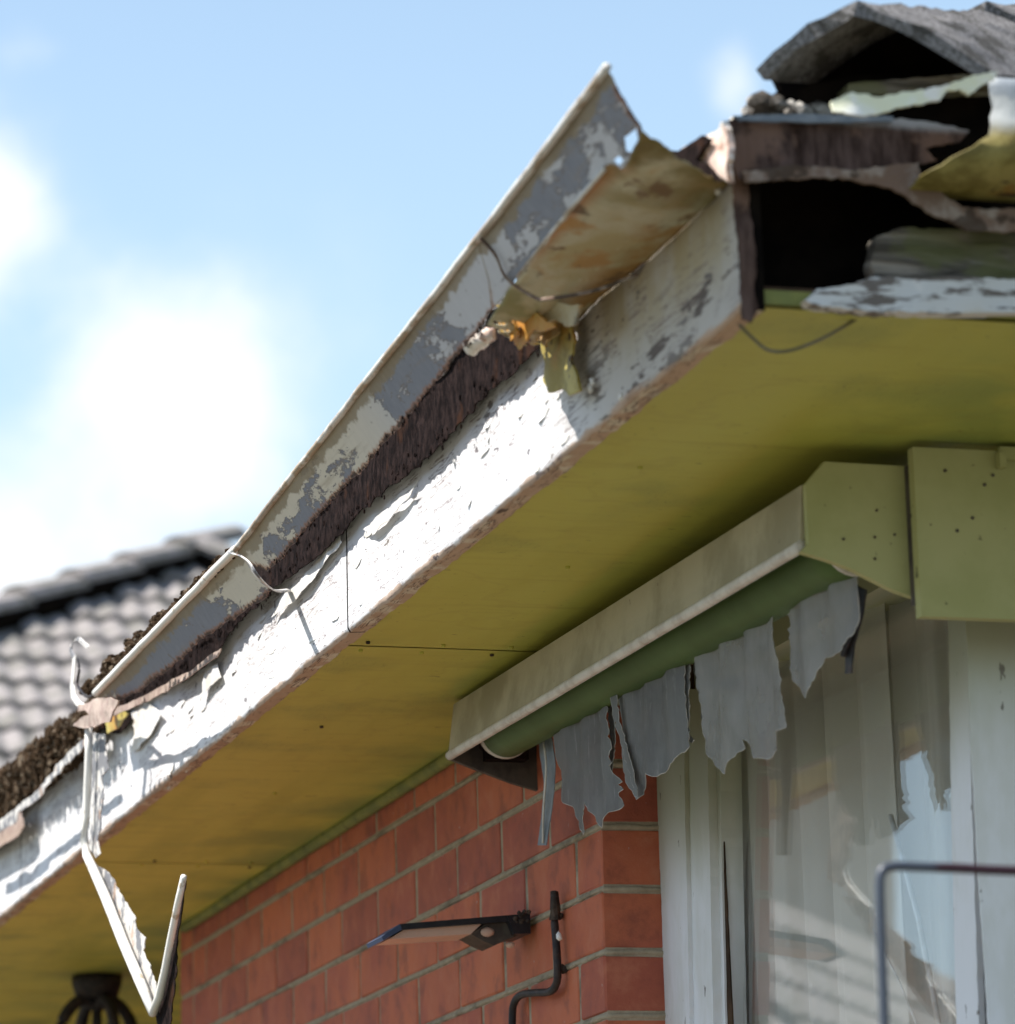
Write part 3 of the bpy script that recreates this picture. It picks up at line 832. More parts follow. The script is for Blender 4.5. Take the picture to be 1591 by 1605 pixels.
# under-tile boards behind the torn gutter
m = MB()
sheet('eave_batten', [(1330, 131), (1500, 117), (1600, 112), (1600, 135), (1500, 137), (1330, 152)], lambda a, b: ony(a, b, 3.47), MT['greywood'], house, 1.2, 8, thick=(0, .03, 0))
o = sheet('shade_lining', [(1150, 182), (1196, 176), (1215, 145), (1340, 118), (1640, 110), (1640, 345), (1480, 300), (1150, 262)], lambda a, b: ony(a, b, 3.50), MT['timber'], house, 2, 9, thick=(0, .012, 0))
o.data.materials[0] = MT['blackwood_shade']  # near black sheet paints in the shade under the tiles
# black sheet under first hip tile paints in the shade inside the V
sheet('hip_shade', [(1215, 118), (1345, 30), (1400, 40), (1520, 115), (1500, 122), (1230, 150)], lambda a, b: ony(a, b, 3.53), MT['blackwood_shade'], house, 0, 9, thick=(0, .012, 0))

# ------------------------------------------------------------------ windows and joinery
XW = 1.766
win = MB(); win.box((XW + .012, 5.10, -.32), (XW + .07, YP + .02, 1.06)); win_o = win.obj('window', MT['timber'], house)
def px_board(name, pts, x, th, mat=None, par=None, amp=.5):
    return sheet(name, pts, lambda a, b: onx(a, b, x), mat or MT['frame'], par or win_o, amp, 14, thick=(th, 0, 0), grid=30, smooth=False)
px_board('jamb', [(1026, 1130), (1071, 1130), (1104, 2650), (1074, 2650), (1036, 1400), (1029, 1250)], XW, .03)
px_board('jamb', [(1073, 1080), (1107, 1080), (1141, 2650), (1106, 2650)], XW + .006, .03)
px_board('sash_stile', [(1108, 1080), (1127, 1080), (1132, 1400), (1163, 2650), (1143, 2650)], XW + .018, .03)
sheet('window_post', [(1486, 930), (1512, 930), (1520, 1150), (1566, 2650), (1527, 2650), (1491, 1300)], lambda a, b: onx(a, b, XW - .004), MT['frame'], win_o, .8, 12, (0,), 30, (.008, 0, 0), smooth=False)
sheet('window_post', [(1511, 930), (1700, 930), (1700, 2650), (1584, 2650), (1548, 1590), (1524, 1200), (1515, 1000)], lambda a, b: ony(a, b, 4.055), MT['frame'], win_o, 1.0, 12, (0,), 30, (0, .003, 0), smooth=False)
m = MB(); m.box((XW + .012, 4.075, -.32), (XW + .12, 4.13, 1.06)); m.obj('rotten_post_core', MT['blackwood_shade'], win_o)
px_board('sash_gap_shade', [(1127, 1205), (1129, 1205), (1138, 1400), (1153, 1700), (1136, 1700)], XW + .021, .002, MT['timber'])  # dark wedge painted for the unlit gap beside the curtain
m = MB(); m.box((XW + .0, 4.0, -.36), (XW + .12, YP, -.32)); m.obj('sill', MT['frame'], win_o)
m = MB(); m.box((XW + .03, 4.1, 1.02), (XW + .09, YP, 1.07)); m.obj('window_head', MT['frame'], win_o)
XG = 1.802; GT = math.radians(1.35)          # the sash leans in a little at the top
GN = Vector((-math.cos(GT), 0, math.sin(GT))); GP = Vector((XG, 4.6, .7))
gu = Vector((math.sin(GT), 0, math.cos(GT)))
m = MB(); q = [GP + gu * a + Vector((0, b, 0)) for a, b in ((-1.0, -.5), (.345, -.5), (.345, .75), (-1.0, .75))]
m.add(q + [p - GN * .004 for p in q], [(3, 2, 1, 0), (4, 5, 6, 7), (0, 1, 5, 4), (1, 2, 6, 5), (2, 3, 7, 6), (3, 0, 4, 7)]); m.obj('window_pane', MT['glass'], win_o)
# rest of the house
m = MB(); m.box((X0, 4.06, GZ), (X0 + .2, YP, -.36)); m.obj('brick_wall', MT['brick'], house)
m = MB(); m.box((1.95, 4.06, GZ), (5.5, 4.2, 1.08)); m.obj('house_wall', MT['brick'], house)
m = MB(); m.box((4.0, 7.7, GZ), (4.2, 13, 1.08)); m.box((X0 + .2, 7.76, GZ), (4.0, 7.96, 1.08)); m.box((1.9, 12.8, GZ), (4.0, 13, 1.08)); m.obj('porch_walls', MT['brick'], house)
m = MB(); m.box((4.0, 4.2, GZ), (4.1, 7.76, 1.08)); m.box((X0 + .2, 4.2, GZ), (4.0, 7.76, GZ + .1)); m.box((X0 + .2, 7.6, GZ), (4.0, 7.75, 1.08)); m.box((X0 + .2, 4.2, 1.09), (4.0, 7.6, 1.1)); m.obj('room_walls', MT['room'], house)

# curtains
cur = thing('sheer_curtain', 'long pale sheer curtain hanging in folds behind the window glass', 'curtain', (1.88, 4.6, -.4))


def curtain(name, y0, y1, x, z0, z1, amp, k, par, slant=0.0, seed=0):
    v = []; f = []; ny, nzr = 220, 14
    for i in range(ny + 1):
        t = i / ny
        for j in range(nzr + 1):
            s = j / nzr; y = y0 + (y1 - y0) * t + slant * (1 - s) * t
            w = math.sin(k * t * 6.28 + 1.3 * math.sin(7 * t + seed)) + .45 * math.sin(k * 2.3 * t * 6.28 + seed) + .2 * nz((0, y * 8, s * 2), 1, seed)
            v.append((x + amp * w * (1 - .15 * s), y + .006 * math.sin(k * t * 12.5), z0 + (z1 - z0) * s))
    W = nzr + 1
    for i in range(ny):
        for j in range(nzr): a = i * W + j; f.append((a, a + 1, a + W + 1, a + W))
    return mesh_obj(name, v, f, MT['curtain'], par, True)


curtain('curtain_panel', 5.48, 4.50, 1.834, -.4, 1.04, .011, 8, cur, -.03, 2)
curtain('curtain_panel', 4.74, 4.20, 1.858, -.4, 1.04, .010, 6, cur, .0, 5)
m = MB(); m.tube([onx(1396, 1278, 1.820), onx(1440, 1440, 1.820), onx(1478, 1640, 1.820)], .0034, 6); m.obj('reflected_rod', MT['flake'], cur, True)  # white rod stands in for the gutter strip's reflection in the glass
m = MB(); m.tube([onx(1368, 1455, 1.820), onx(1410, 1540, 1.820), onx(1450, 1640, 1.820)], .0014, 6); m.obj('pull_cord', MT['flake'], cur, True)

# ------------------------------------------------------------------ awning box with green roller and torn valance
aw = thing('awning_blind', 'cream awning box over the window with green roller and torn grey strips', 'awning', (1.60, 4.7, .98))
fT, fB, nT, nB = ony(711, 1104, 5.47), ony(703, 1180, 5.47), ony(1257, 760, 3.97), ony(1254, 850, 3.97)


def slab(name, a, b, c, d, off, mat, par):
    off = Vector(off); v = [a, b, c, d]; v += [p + off for p in v]
    return mesh_obj(name, v, [(0, 1, 2, 3), (7, 6, 5, 4), (0, 4, 5, 1), (1, 5, 6, 2), (2, 6, 7, 3), (3, 7, 4, 0)], mat, par)


slab('pelmet', fT, nT, nB, fB, (.012, 0, 0), MT['pelmet'], aw)
slab('box_top', fT + Vector((.0125, 0, -.002)), nT + Vector((.0125, 0, -.002)), Vector((X0 + .02, 3.97, nT.z + .012)), Vector((X0 - .001, 5.47, fT.z + .004)), (0, 0, -.008), MT['pelmet'], aw)
m = MB(); rp = [(fB + Vector((.002, -.0, -.004))).lerp(nB + Vector((.002, 0, -.004)), i / 30) for i in range(31)]
m.tube([p + Vector((0, 0, .0006 * nz(p, 8))) for p in rp], .0068, 12); m.obj('bottom_rail', MT['rail'], aw, True)
# end cheeks
sheet('end_cap', [(1250, 868), (1262, 856), (1258, 762), (1287, 727), (1430, 735), (1440, 944), (1395, 928), (1330, 895), (1290, 880)], lambda a, b: ony(a, b, 3.968),
      MT['cap'], aw, 0, grid=22, thick=(0, -.010, 0))
sheet('end_cap', [(703, 1188), (718, 1104), (845, 1104), (850, 1241), (800, 1226), (740, 1203)], lambda a, b: ony(a, b, 5.472), MT['brown'], aw, 0, grid=22, thick=(0, .010, 0))
m = MB(); m.box((1.6455, 3.930, .878), (2.9, 3.945, 1.066)); m.obj('pelmet', MT['cap'], aw)
m = MB(); m.box((1.6455, 3.9455, .895), (1.655, 3.957, 1.05)); m.obj('box_side', MT['brown'], aw)
m = MB(); m.box((1.745, 3.922, 1.055), (1.80, 3.9295, 1.069)); m.box((1.742, 3.918, 1.045), (1.75, 3.9295, 1.062)); m.obj('mounting_lug', MT['cap'], aw)
for px, py in [(1374, 800), (1322, 845), (1371, 842), (1371, 876), (1402, 838)]:
    p = ony(px, py, 3.9575); m = MB(); m.tube([p + Vector((0, .001, 0)), p + Vector((0, -.0016, 0)), p + Vector((0, -.0022, 0))], [.0014, .0014, .0010], 8); m.obj('screw', MT['tape'], aw, True)
for px, py in [(1481, 738), (1500, 832), (1524, 812), (1543, 760), (1556, 745)]:
    p = ony(px, py, 3.930); m = MB(); m.tube([p + Vector((0, .001, 0)), p + Vector((0, -.0016, 0)), p + Vector((0, -.0022, 0))], [.0019, .0019, .0012], 8); m.obj('screw', MT['brown'], aw, True)
# roller
ra, rb = onx(800, 1120, 1.598), onx(1325, 865, 1.598)
ra = Vector((1.602, 5.36, .972 + .037)); rb = Vector((1.602, 3.995, .938 + .037))
m = MB(); m.tube([ra.lerp(rb, i / 20) for i in range(21)], .037, 28); m.obj('green_roller', MT['roller'], aw, True)
m = MB()
for dd in (0, .012, .024): m.tube([ra + Vector((0, -.004 + dd, 0)), ra + Vector((0, .004 + dd, 0))], .0385 - dd * .3, 28)
m.obj('roller_collar', MT['rail'], aw, True)
m = MB(); m.tube([rb + Vector((0, .008, -.001)), rb + Vector((0, .002, -.001))], .0385, 28); m.obj('roller_collar', MT['rail'], aw, True)
m = MB(); m.tube([ra + Vector((0, .02, 0)), ra + Vector((0, .11, 0))], .008, 10); m.box((1.60, 5.44, .985), (1.66, 5.468, 1.0)); m.obj('roller_bracket', MT['rust'], aw)

# torn strips: laid in the plane under the roller, each gently rippled
def strip(pts, x, amp_r, seed, label=None, holes=(), mat=None):
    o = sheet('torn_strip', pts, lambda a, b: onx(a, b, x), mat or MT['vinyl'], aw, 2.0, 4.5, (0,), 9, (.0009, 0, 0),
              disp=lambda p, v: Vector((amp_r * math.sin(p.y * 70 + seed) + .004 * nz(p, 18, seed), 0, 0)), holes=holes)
    top = min(p[1] for p in pts) + 0
    q = [p for p in LAST_OUT if (p - Vector(pts[0])).length > 3 and (p - Vector(pts[1])).length > 3]
    i1 = min(range(len(LAST_OUT)), key=lambda i: (LAST_OUT[i] - Vector(pts[1])).length)
    q = LAST_OUT[i1:]
    mm = MB(); w = [onx(p.x, p.y, x) for p in q]
    mm.tube([p + Vector((amp_r * math.sin(p.y * 70 + seed) + .004 * nz(p, 18, seed) + .0003, 0, 0)) for p in w], .0005, 5)
    mm.obj('cut_edge', MT['vinyledge'], o)
    return o


strip([(862, 1130), (952, 1085), (956, 1150), (958, 1200), (961, 1212), (970, 1225), (965, 1230), (972, 1237), (966, 1242), (976, 1262), (958, 1273), (953, 1280), (940, 1297), (932, 1288), (924, 1266), (919, 1256), (918, 1280), (919, 1304), (910, 1308), (904, 1300), (898, 1264), (884, 1255), (876, 1215), (868, 1170)], 1.606, .004, 0)
strip([(946, 1088), (957, 1083), (962, 1130), (961, 1180), (958, 1215), (955, 1180), (953, 1140)], 1.612, .001, 4)
strip([(964, 1085), (1068, 1032), (1072, 1100), (1075, 1162), (1078, 1170), (1063, 1185), (1050, 1200), (1030, 1217), (1012, 1212), (1008, 1225), (1003, 1245), (996, 1253), (984, 1222), (975, 1150)], 1.600, .004, 1)
strip([(1062, 1036), (1078, 1028), (1080, 1110), (1077, 1150), (1086, 1160), (1080, 1165), (1074, 1155), (1070, 1090)], 1.606, .001, 7)
strip([(959, 1088), (966, 1084), (976, 1140), (988, 1190), (998, 1240), (1000, 1250), (993, 1248), (980, 1200)], 1.594, .001, 5)
strip([(1092, 1020), (1215, 956), (1226, 1060), (1234, 1140), (1215, 1150), (1212, 1175), (1200, 1190), (1186, 1188), (1180, 1175), (1165, 1165), (1158, 1158), (1160, 1172), (1152, 1185), (1144, 1195), (1136, 1212), (1126, 1212), (1112, 1185), (1105, 1130)], 1.603, .005, 2, mat=MT['vinylpale'])
strip([(1235, 955), (1340, 895), (1348, 930), (1338, 975), (1322, 1022), (1308, 1030), (1290, 1030), (1280, 1060), (1270, 1094), (1256, 1088), (1240, 1065), (1234, 1000)], 1.601, .005, 3, mat=MT['vinylpale'])
strip([(1086, 1028), (1096, 1022), (1102, 1090), (1106, 1150), (1098, 1120)], 1.62, .001, 8)
# side straps
hs = sheet('hanging_strap', [(843, 1150), (862, 1148), (866, 1200), (863, 1260), (858, 1325), (844, 1325), (846, 1290), (848, 1230), (843, 1180)], lambda a, b: onx(a, b, 1.630), MT['galv'], aw, .4, 8, grid=8, thick=(.0012, 0, 0), disp=lambda p, v: Vector((.004 * math.sin(p.z * 22), 0, 0)))
m = MB(); m.tube(smooth_path([onx(850, 1150, 1.627), onx(856, 1200, 1.627), onx(852, 1270, 1.627), onx(851, 1322, 1.627)], 5), .0016, 6); m.obj('strap_edge', MT['rail'], aw, True)
sheet('hanging_strap', [(1338, 915), (1357, 925), (1352, 960), (1338, 1010), (1334, 1055), (1324, 1056), (1326, 1010), (1336, 960)], lambda a, b: onx(a, b, 1.612), MT['dark'], aw, .8, 8, grid=8, thick=(.002, 0, 0))
sheet('hanging_strap', [(1326, 985), (1337, 960), (1333, 1000), (1322, 1030), (1317, 1028)], lambda a, b: onx(a, b, 1.608), MT['dark'], aw, .4, 8, grid=8, thick=(.002, 0, 0))

# ------------------------------------------------------------------ broken gutter along the side
TILT = math.radians(34)          # the fronts have rolled outward, so they lean over
def lean(P, t): h = Vector((t.y, -t.x, 0)).normalized(); z = Vector((0, 0, 1)); z = (z - t * z.dot(t)).normalized(); return (h * math.cos(TILT) + z * math.sin(TILT)).normalized()
_P1, _P2 = onx(953, 104, 1.12), onx(371, 860, 1.167)
NG = lean(_P1, (_P2 - _P1).normalized())
def ong(a, b): return onp(a, b, _P1, NG)
_P3, _P4 = onx(371, 860, 1.167), onx(152, 1086, 1.167)
NG3 = lean(_P3, (_P4 - _P3).normalized())
def ong3(a, b): return onp(a, b, _P3, NG3)
def onl(a, b, x=1.167): return onx(a, b, x)


g1 = thing('rain_gutter', 'near end of the broken gutter with rusty orange underside, torn open at the roof corner', 'gutter', (1.2, 3.7, 1.19))
sheet('gutter_front', [(953, 108), (968, 138), (985, 168), (1003, 196), (1008, 215), (990, 238), (975, 262), (950, 262), (880, 345), (812, 432), (795, 455), (770, 486), (757, 430), (750, 380)], ong, MT['gutter'], g1, 1.5, 6,
      (6, 7, 8, 9, 13), 7, (.0012, 0, 0), disp=lambda p, v: Vector((.0025 * nz(p, 9), 0, 0)), ragged=(1, 2, 3, 4, 11), lipline=(13,), holes=[[(976, 215), (997, 200), (1001, 222), (992, 240), (978, 236)], [(958, 250), (968, 243), (975, 252), (966, 260)]])
m = MB(); L1 = [ong(955 + (750 - 955) * i / 24, 106 + (377 - 106) * i / 24) for i in range(25)]
m.tube([p + Vector((-.002, 0, .0015 * nz(p, 12))) for p in L1], .0044, 10, jit=.05); m.obj('lip', MT['lip'], g1, True)


def ruled(name, A, B, mat, par, sag=.012, NU=60, NV=16, rag=0.0, endrag=0.01, hole=None):
    """Surface between two rails, sagging, with ragged ends; solid 1.2 mm."""
    A = smooth_path(A, 10); B = smooth_path(B, 10)
    def at(P, t): q = t * (len(P) - 1); i = min(int(q), len(P) - 2); return P[i].lerp(P[i + 1], q - i)
    v = []
    for i in range(NU + 1):
        for j in range(NV + 1):
            s = j / NV; t = i / NU
            te = t + (1 - 2 * t) * 0 + endrag * nz((s * 6, t * 2, 0), 1, 3) * (1 if t in (0, 1) else 0)
            p = at(A, min(max(te, 0), 1)).lerp(at(B, min(max(te, 0), 1)), s)
            if t in (0, 1): p = p + Vector((0, (1 if t else -1) * .012 * nz((s * 9, t * 5, 0), 1, 9), 0))
            v.append(p + Vector((0, 0, -sag * math.sin(math.pi * s) + .004 * nz(p, 16) + .002 * nz(p, 50))))
    f = []
    W = NV + 1
    for i in range(NU):
        for j in range(NV):
            c = (v[i * W + j] + v[(i + 1) * W + j + 1]) / 2
            if hole and hole(c, i / NU, j / NV): continue
            a = i * W + j; f.append((a, a + 1, a + W + 1, a + W))
    o = mesh_obj(name, v, f, mat, par, True)
    md = o.modifiers.new('s', 'SOLIDIFY'); md.thickness = .0014
    return o


ruled('underside', [ong(1006, 200), ong(978, 262), ong(950, 262), ong(880, 345), ong(810, 436), ong(772, 492), ong(764, 503)],
      [onx(1147, 285, 1.2812), onx(1110, 318, 1.2812), onx(1060, 365, 1.2812), onx(996, 420, 1.2812), onx(940, 470, 1.2812), onx(895, 510, 1.2812), onx(855, 540, 1.2812)],
      MT['under'], g1, .010, 90, 22, hole=lambda c, t, s: (t > .80 and nz((t * 30, s * 9, 0), 1, 4) + (t - .80) * 3.2 - abs(s - .75) * .2 > .30))
m = MB(); m.tube(smooth_path([ong(762, 374) + Vector((-.006, 0, 0)), ong(785, 400) + Vector((-.006, 0, 0)), ong(800, 432) + Vector((-.004, 0, -.003)), ong(822, 456) + Vector((.01, 0, -.006)), onx(860, 468, 1.18), onx(930, 456, 1.22), onx(1000, 430, 1.262)], 6), .0022, 6, flat=.5)
m2 = MB(); m2.tube(smooth_path([ong(948, 264), ong(880, 346), ong(812, 434)], 6), .0026, 8, jit=.15); m2.obj('ridge_bead', MT['lip'], g1, True)
m.obj('joint_strap', MT['brownrot'], g1, True)
for nm, P, xx, mt in [('rusted_scrap', [(812, 455), (850, 470), (905, 478), (900, 505), (880, 512), (868, 500), (850, 508), (842, 492), (820, 480)], 1.225, 'under'),
                      ('rusted_scrap', [(846, 505), (868, 500), (874, 520), (862, 545), (850, 540), (838, 520)], 1.25, 'under'),
                      ('rusted_scrap', [(790, 488), (806, 500), (806, 520), (796, 534), (786, 520), (778, 500)], 1.20, 'olive')]:
    sheet(nm, P, (lambda X_: (lambda a, b: onx(a, b, X_)))(xx), MT[mt], g1, 3.0, 5, (), 8, (.003, 0, 0), disp=lambda p, v: Vector((.010 * nz(p, 30), 0, 0)))
# torn tongue of gutter hanging down the fascia, and rotten scraps beside it
sheet('hanging_tongue', [(852, 500), (892, 488), (898, 530), (895, 565), (908, 592), (911, 612), (893, 620), (878, 608), (862, 616), (850, 598), (856, 570), (846, 540)], lambda a, b: onx(a, b, 1.262), MT['olive'], g1, 2, 5, (0,), 8, (.003, 0, 0),
      disp=lambda p, v: Vector((.006 * nz(p, 22), 0, 0)))
sheet('rusted_scrap', [(778, 478), (800, 470), (850, 492), (868, 512), (850, 520), (838, 516), (828, 535), (812, 548), (802, 530), (790, 520), (784, 500)], lambda a, b: onx(a, b, 1.215), MT['olive'], g1, 2.5, 5, (), 8, (.003, 0, 0),
      disp=lambda p, v: Vector((.008 * nz(p, 26), 0, 0)))
mb = MB(); mb.lump(onx(741, 540, 1.185), .012, 3, 2, (1, 1.15, .95), .5); mb.lump(onx(764, 526, 1.185), .010, 8, 2, (1, 1.2, .9), .5); mb.lump(onx(752, 534, 1.188), .011, 5, 2, (1, 1.2, .8), .5)
mb.obj('foam_lump', MT['pink'], g1, True)
mb = MB()
for px, py, r in [(925, 608, .0035), (928, 598, .003), (973, 622, .003), (1125, 297, .004), (885, 522, .004)]: mb.lump(onx(px, py, 1.274), r, px, 1, (1, 1, 1.8), .4)
mb.obj('caulk_blobs', MT['flake'], g1, True)
# chip at the mitred corner
sheet('corner_chip', [(1066, 240), (1100, 215), (1138, 190), (1143, 250), (1140, 286), (1120, 268), (1090, 250)], lambda a, b: onx(a, b, 1.262), MT['pink'], g1, 2, 6, (), 9, (.006, 0, 0), disp=lambda p, v: Vector((.008 * nz(p, 30), 0, 0)))
sheet('corner_chip', [(1030, 232), (1060, 238), (1100, 212), (1112, 218), (1090, 250), (1110, 262), (1126, 285), (1110, 280), (1060, 262), (1035, 248)], lambda a, b: onx(a, b, 1.255), MT['rust'], g1, 2, 6, (), 9, (.004, 0, 0))

g2 = thing('rain_gutter', 'middle length of gutter with grey worn front, its bottom rusted away to a ragged edge', 'gutter', (1.2, 4.5, 1.17))
sheet('gutter_front', [(750, 377), (768, 440), (772, 488), (742, 528), (710, 562), (690, 592), (650, 640), (610, 682), (575, 728), (545, 758), (500, 806), (462, 852), (436, 880), (418, 896), (398, 888), (372, 862)], ong, MT['gutter'], g2, 3.2, 4.5,
      (0, 1, 14, 15), 6, (.0012, 0, 0), disp=lambda p, v: Vector((.003 * nz(p, 7), 0, 0)), ragged=range(2, 14), lipline=(15,))
m = MB(); L2 = [ong(751 + (371 - 751) * i / 60, 376 + (861 - 376) * i / 60) for i in range(61)]
m.tube([p + Vector((-.002, 0, .0018 * nz(p, 10))) for p in L2], .0042, 10, jit=.05); m.obj('lip', MT['lip'], g2, True)
# rust crust on the torn edge
mb = MB(); rr = random.Random(8)
edge = [(772, 488), (742, 528), (690, 592), (610, 682), (545, 758), (500, 806), (462, 852), (418, 896)]
for i in range(120):
    q = rr.random() * (len(edge) - 1); k = int(q); t = q - k
    a = edge[k][0] + (edge[k + 1][0] - edge[k][0]) * t; b = edge[k][1] + (edge[k + 1][1] - edge[k][1]) * t
    mb.lump(ong(a + rr.gauss(0, 3), b + rr.gauss(0, 3)) + Vector((.001, 0, 0)), rr.uniform(.001, .0028), i, 0, (.5, 1.4, 1.4), .6)
mb.obj('rust_crust', MT['rust'], g2)['kind'] = 'stuff'
sheet('back_flange', [(858, 500), (770, 470), (600, 600), (400, 820), (380, 900), (400, 945), (428, 925), (455, 905), (500, 872), (520, 850), (540, 832), (560, 808), (600, 775), (640, 745), (665, 722), (700, 690), (735, 650), (770, 610), (800, 592), (835, 555), (852, 535)],
      lambda a, b: onx(a, b, 1.270), MT['rust'], g2, 3.5, 5, (0, 1, 2, 3, 4), 8, (.0015, 0, 0), disp=lambda p, v: Vector((.004 * nz((p.x, p.y * 3, p.z), 16) - .002, 0, 0)))
mb = MB()
for i in range(110):
    t = rr.random(); e = [(428, 925), (520, 850), (560, 808), (640, 745), (700, 690), (770, 610), (852, 535)]; q = t * 6 * .999; k = int(q)
    a = e[k][0] + (e[k + 1][0] - e[k][0]) * (q - k); b = e[k][1] + (e[k + 1][1] - e[k][1]) * (q - k)
    mb.lump(onx(a + rr.gauss(0, 6), b - abs(rr.gauss(0, 14)), 1.267), rr.uniform(.001, .0026), i, 0, (.6, 1.2, 1.6), .6)
mb.obj('rust_scale', MT['rust'], g2)['kind'] = 'stuff'

g3 = thing('rain_gutter', 'far length of gutter packed with moss, flaked zinc front and a brown torn hem', 'gutter', (1.2, 5.7, 1.18))
sheet('gutter_front', [(372, 862), (425, 925), (414, 938), (392, 950), (374, 962), (343, 985), (311, 1006), (280, 1035), (262, 1052), (243, 1062), (218, 1084), (187, 1098), (160, 1100), (150, 1086)], ong3, MT['gutter'], g3, 2.8, 4.5, (0, 13), 6, (.0012, 0, 0),
      disp=lambda p, v: Vector((.004 * nz(p, 8), 0, 0)), ragged=range(1, 12), lipline=(13,))
m = MB(); L3 = [onl(371 + (152 - 371) * i / 40, 861 + (1086 - 861) * i / 40) for i in range(41)]
m.tube([p + Vector((-.002, 0, .0015 * nz(p, 10))) for p in L3], .0060, 10, jit=.04); m.obj('lip', MT['strip'], g3, True)
sheet('back_flange', [(428, 915), (360, 900), (200, 1040), (150, 1085), (190, 1112), (230, 1092), (262, 1080), (293, 1066), (318, 1050), (343, 1022), (352, 1004), (375, 975), (405, 952)], lambda a, b: onx(a, b, 1.268), MT['rust'], g3, 3, 5, (0, 1, 2), 8, (.0015, 0, 0),
      disp=lambda p, v: Vector((.004 * nz((p.x, p.y * 3, p.z), 18) - .002, 0, 0)))
mb = MB(); rr = random.Random(12)
for i in range(200):
    t = rr.random(); e = [(420, 930), (374, 960), (343, 990), (311, 1014), (280, 1045), (243, 1070), (187, 1102)]; q = t * 5.999; k = int(q)
    a = e[k][0] + (e[k + 1][0] - e[k][0]) * (q - k); b = e[k][1] + (e[k + 1][1] - e[k][1]) * (q - k)
    mb.lump(onx(a + rr.gauss(0, 4), b + abs(rr.gauss(0, 8)) - 4, rr.uniform(1.262, 1.268)), rr.uniform(.001, .0030), i, 0, (.6, 1.0, 1.9), .6)
mb.obj('rust_crust', MT['rust'], g3)['kind'] = 'stuff'
sheet('curled_metal_edge', [(344, 1016), (337, 1030), (310, 1050), (290, 1065), (262, 1082), (235, 1098), (205, 1110), (170, 1125), (165, 1112), (190, 1106), (225, 1092), (262, 1070), (300, 1050), (330, 1026)], lambda a, b: onx(a, b, 1.225), MT['tan'], g3, 1.2, 5, (), 7, (.002, 0, 0),
      disp=lambda p, v: Vector((.005 * nz(p, 14), 0, 0)))
# bracket strap wrapped under the gutter joint
m = MB(); cs = smooth_path([onx(360, 868, 1.158), onx(375, 872, 1.158), onx(388, 882, 1.16), onx(400, 900, 1.168), onx(415, 917, 1.19), onx(432, 927, 1.23), onx(452, 926, 1.272)], 6)
vv = []; ff = []
for i, p in enumerate(cs):
    w = Vector((0, .013, .004)); vv += [p - w, p + w, p + w + Vector((.001, 0, .002)), p - w + Vector((.001, 0, .002))]
    if i: b = 4 * (i - 1); ff += [(b + k, b + (k + 1) % 4, b + 4 + (k + 1) % 4, b + 4 + k) for k in range(4)]
m.add(vv, ff); m.obj('joint_strap', MT['flange'], g3, True)

# moss and leaf litter heaped along the gutter
mb = MB(); rr = random.Random(21)
for i in range(520):
    t = rr.random(); a = 365 + (140 - 365) * t; b = 866 + (1088 - 866) * t
    hgt = (6 + 10 * abs(math.sin(t * 17)) * (.5 + .5 * math.sin(t * 41))) * (0.6 + .6 * t)
    p = onl(a - rr.uniform(-4, hgt), b - rr.uniform(-2, hgt * .8), rr.uniform(1.168, 1.176))
    mb.lump(p, rr.uniform(.003, .009), i, 1, (1, 1, .8), .6)
o = mb.obj('moss_litter', MT['litter']); o['kind'] = 'stuff'; tag(o, 'grey moss clumps spilling over the lip of the far gutter length', 'moss')
mb = MB()
for i in range(1500):
    t = rr.random() ** .9; a = 152 - 200 * t; up = 1093 + 158 * t + 10 * nz((t * 9, 0, 0), 1, 2); dn_ = 1165 + 165 * t
    q = rr.random(); p = onx(a, up + (dn_ - up) * q, 1.225 + .02 * q + rr.uniform(0, .015))
    mb.lump(p, rr.uniform(.003, .010), i, 1, (1, 1, rr.uniform(.7, 2.2)), .7)
o = mb.obj('leaf_litter', MT['litter']); o['kind'] = 'stuff'; tag(o, 'dark brown leaf litter heaped where the gutter front is missing, far left', 'leaf litter')

g4 = thing('rain_gutter', 'dark rusted gutter remnant sagging at the far left under leaf litter', 'gutter', (1.25, 7.3, 1.17))
sheet('back_flange', [(175, 1098), (120, 1120), (-60, 1260), (-60, 1350), (0, 1330), (30, 1275), (60, 1245), (100, 1200), (135, 1165), (160, 1140), (185, 1150), (205, 1125)], lambda a, b: onx(a, b, 1.268), MT['rust'], g4, 3, 6, (0, 1, 2), 9, (.002, 0, 0),
      disp=lambda p, v: Vector((.006 * nz(p, 12), 0, 0)))
sheet('torn_hem', [(133, 1158), (136, 1166), (112, 1192), (98, 1200), (94, 1212), (80, 1222), (66, 1245), (45, 1262), (28, 1272), (22, 1290), (-40, 1330), (-40, 1315), (10, 1278), (40, 1252), (70, 1225), (95, 1192)], lambda a, b: onx(a, b, 1.222), MT['flange'], g4, 1.6, 5, (), 8, (.002, 0, 0),
      disp=lambda p, v: Vector((.006 * nz(p, 12), 0, 0)))
sheet('torn_hem', [(0, 1290), (34, 1272), (36, 1296), (28, 1310), (12, 1320), (-30, 1345), (-40, 1325)], lambda a, b: onx(a, b, 1.25), MT['tan'], g4, 1.8, 5, (), 8, (.003, 0, 0))
sheet('torn_hem', [(164, 1112), (188, 1108), (200, 1118), (192, 1128), (182, 1142), (168, 1150), (164, 1130)], lambda a, b: onx(a, b, 1.24), MT['olive'], g4, 1.8, 5, (), 8, (.003, 0, 0))

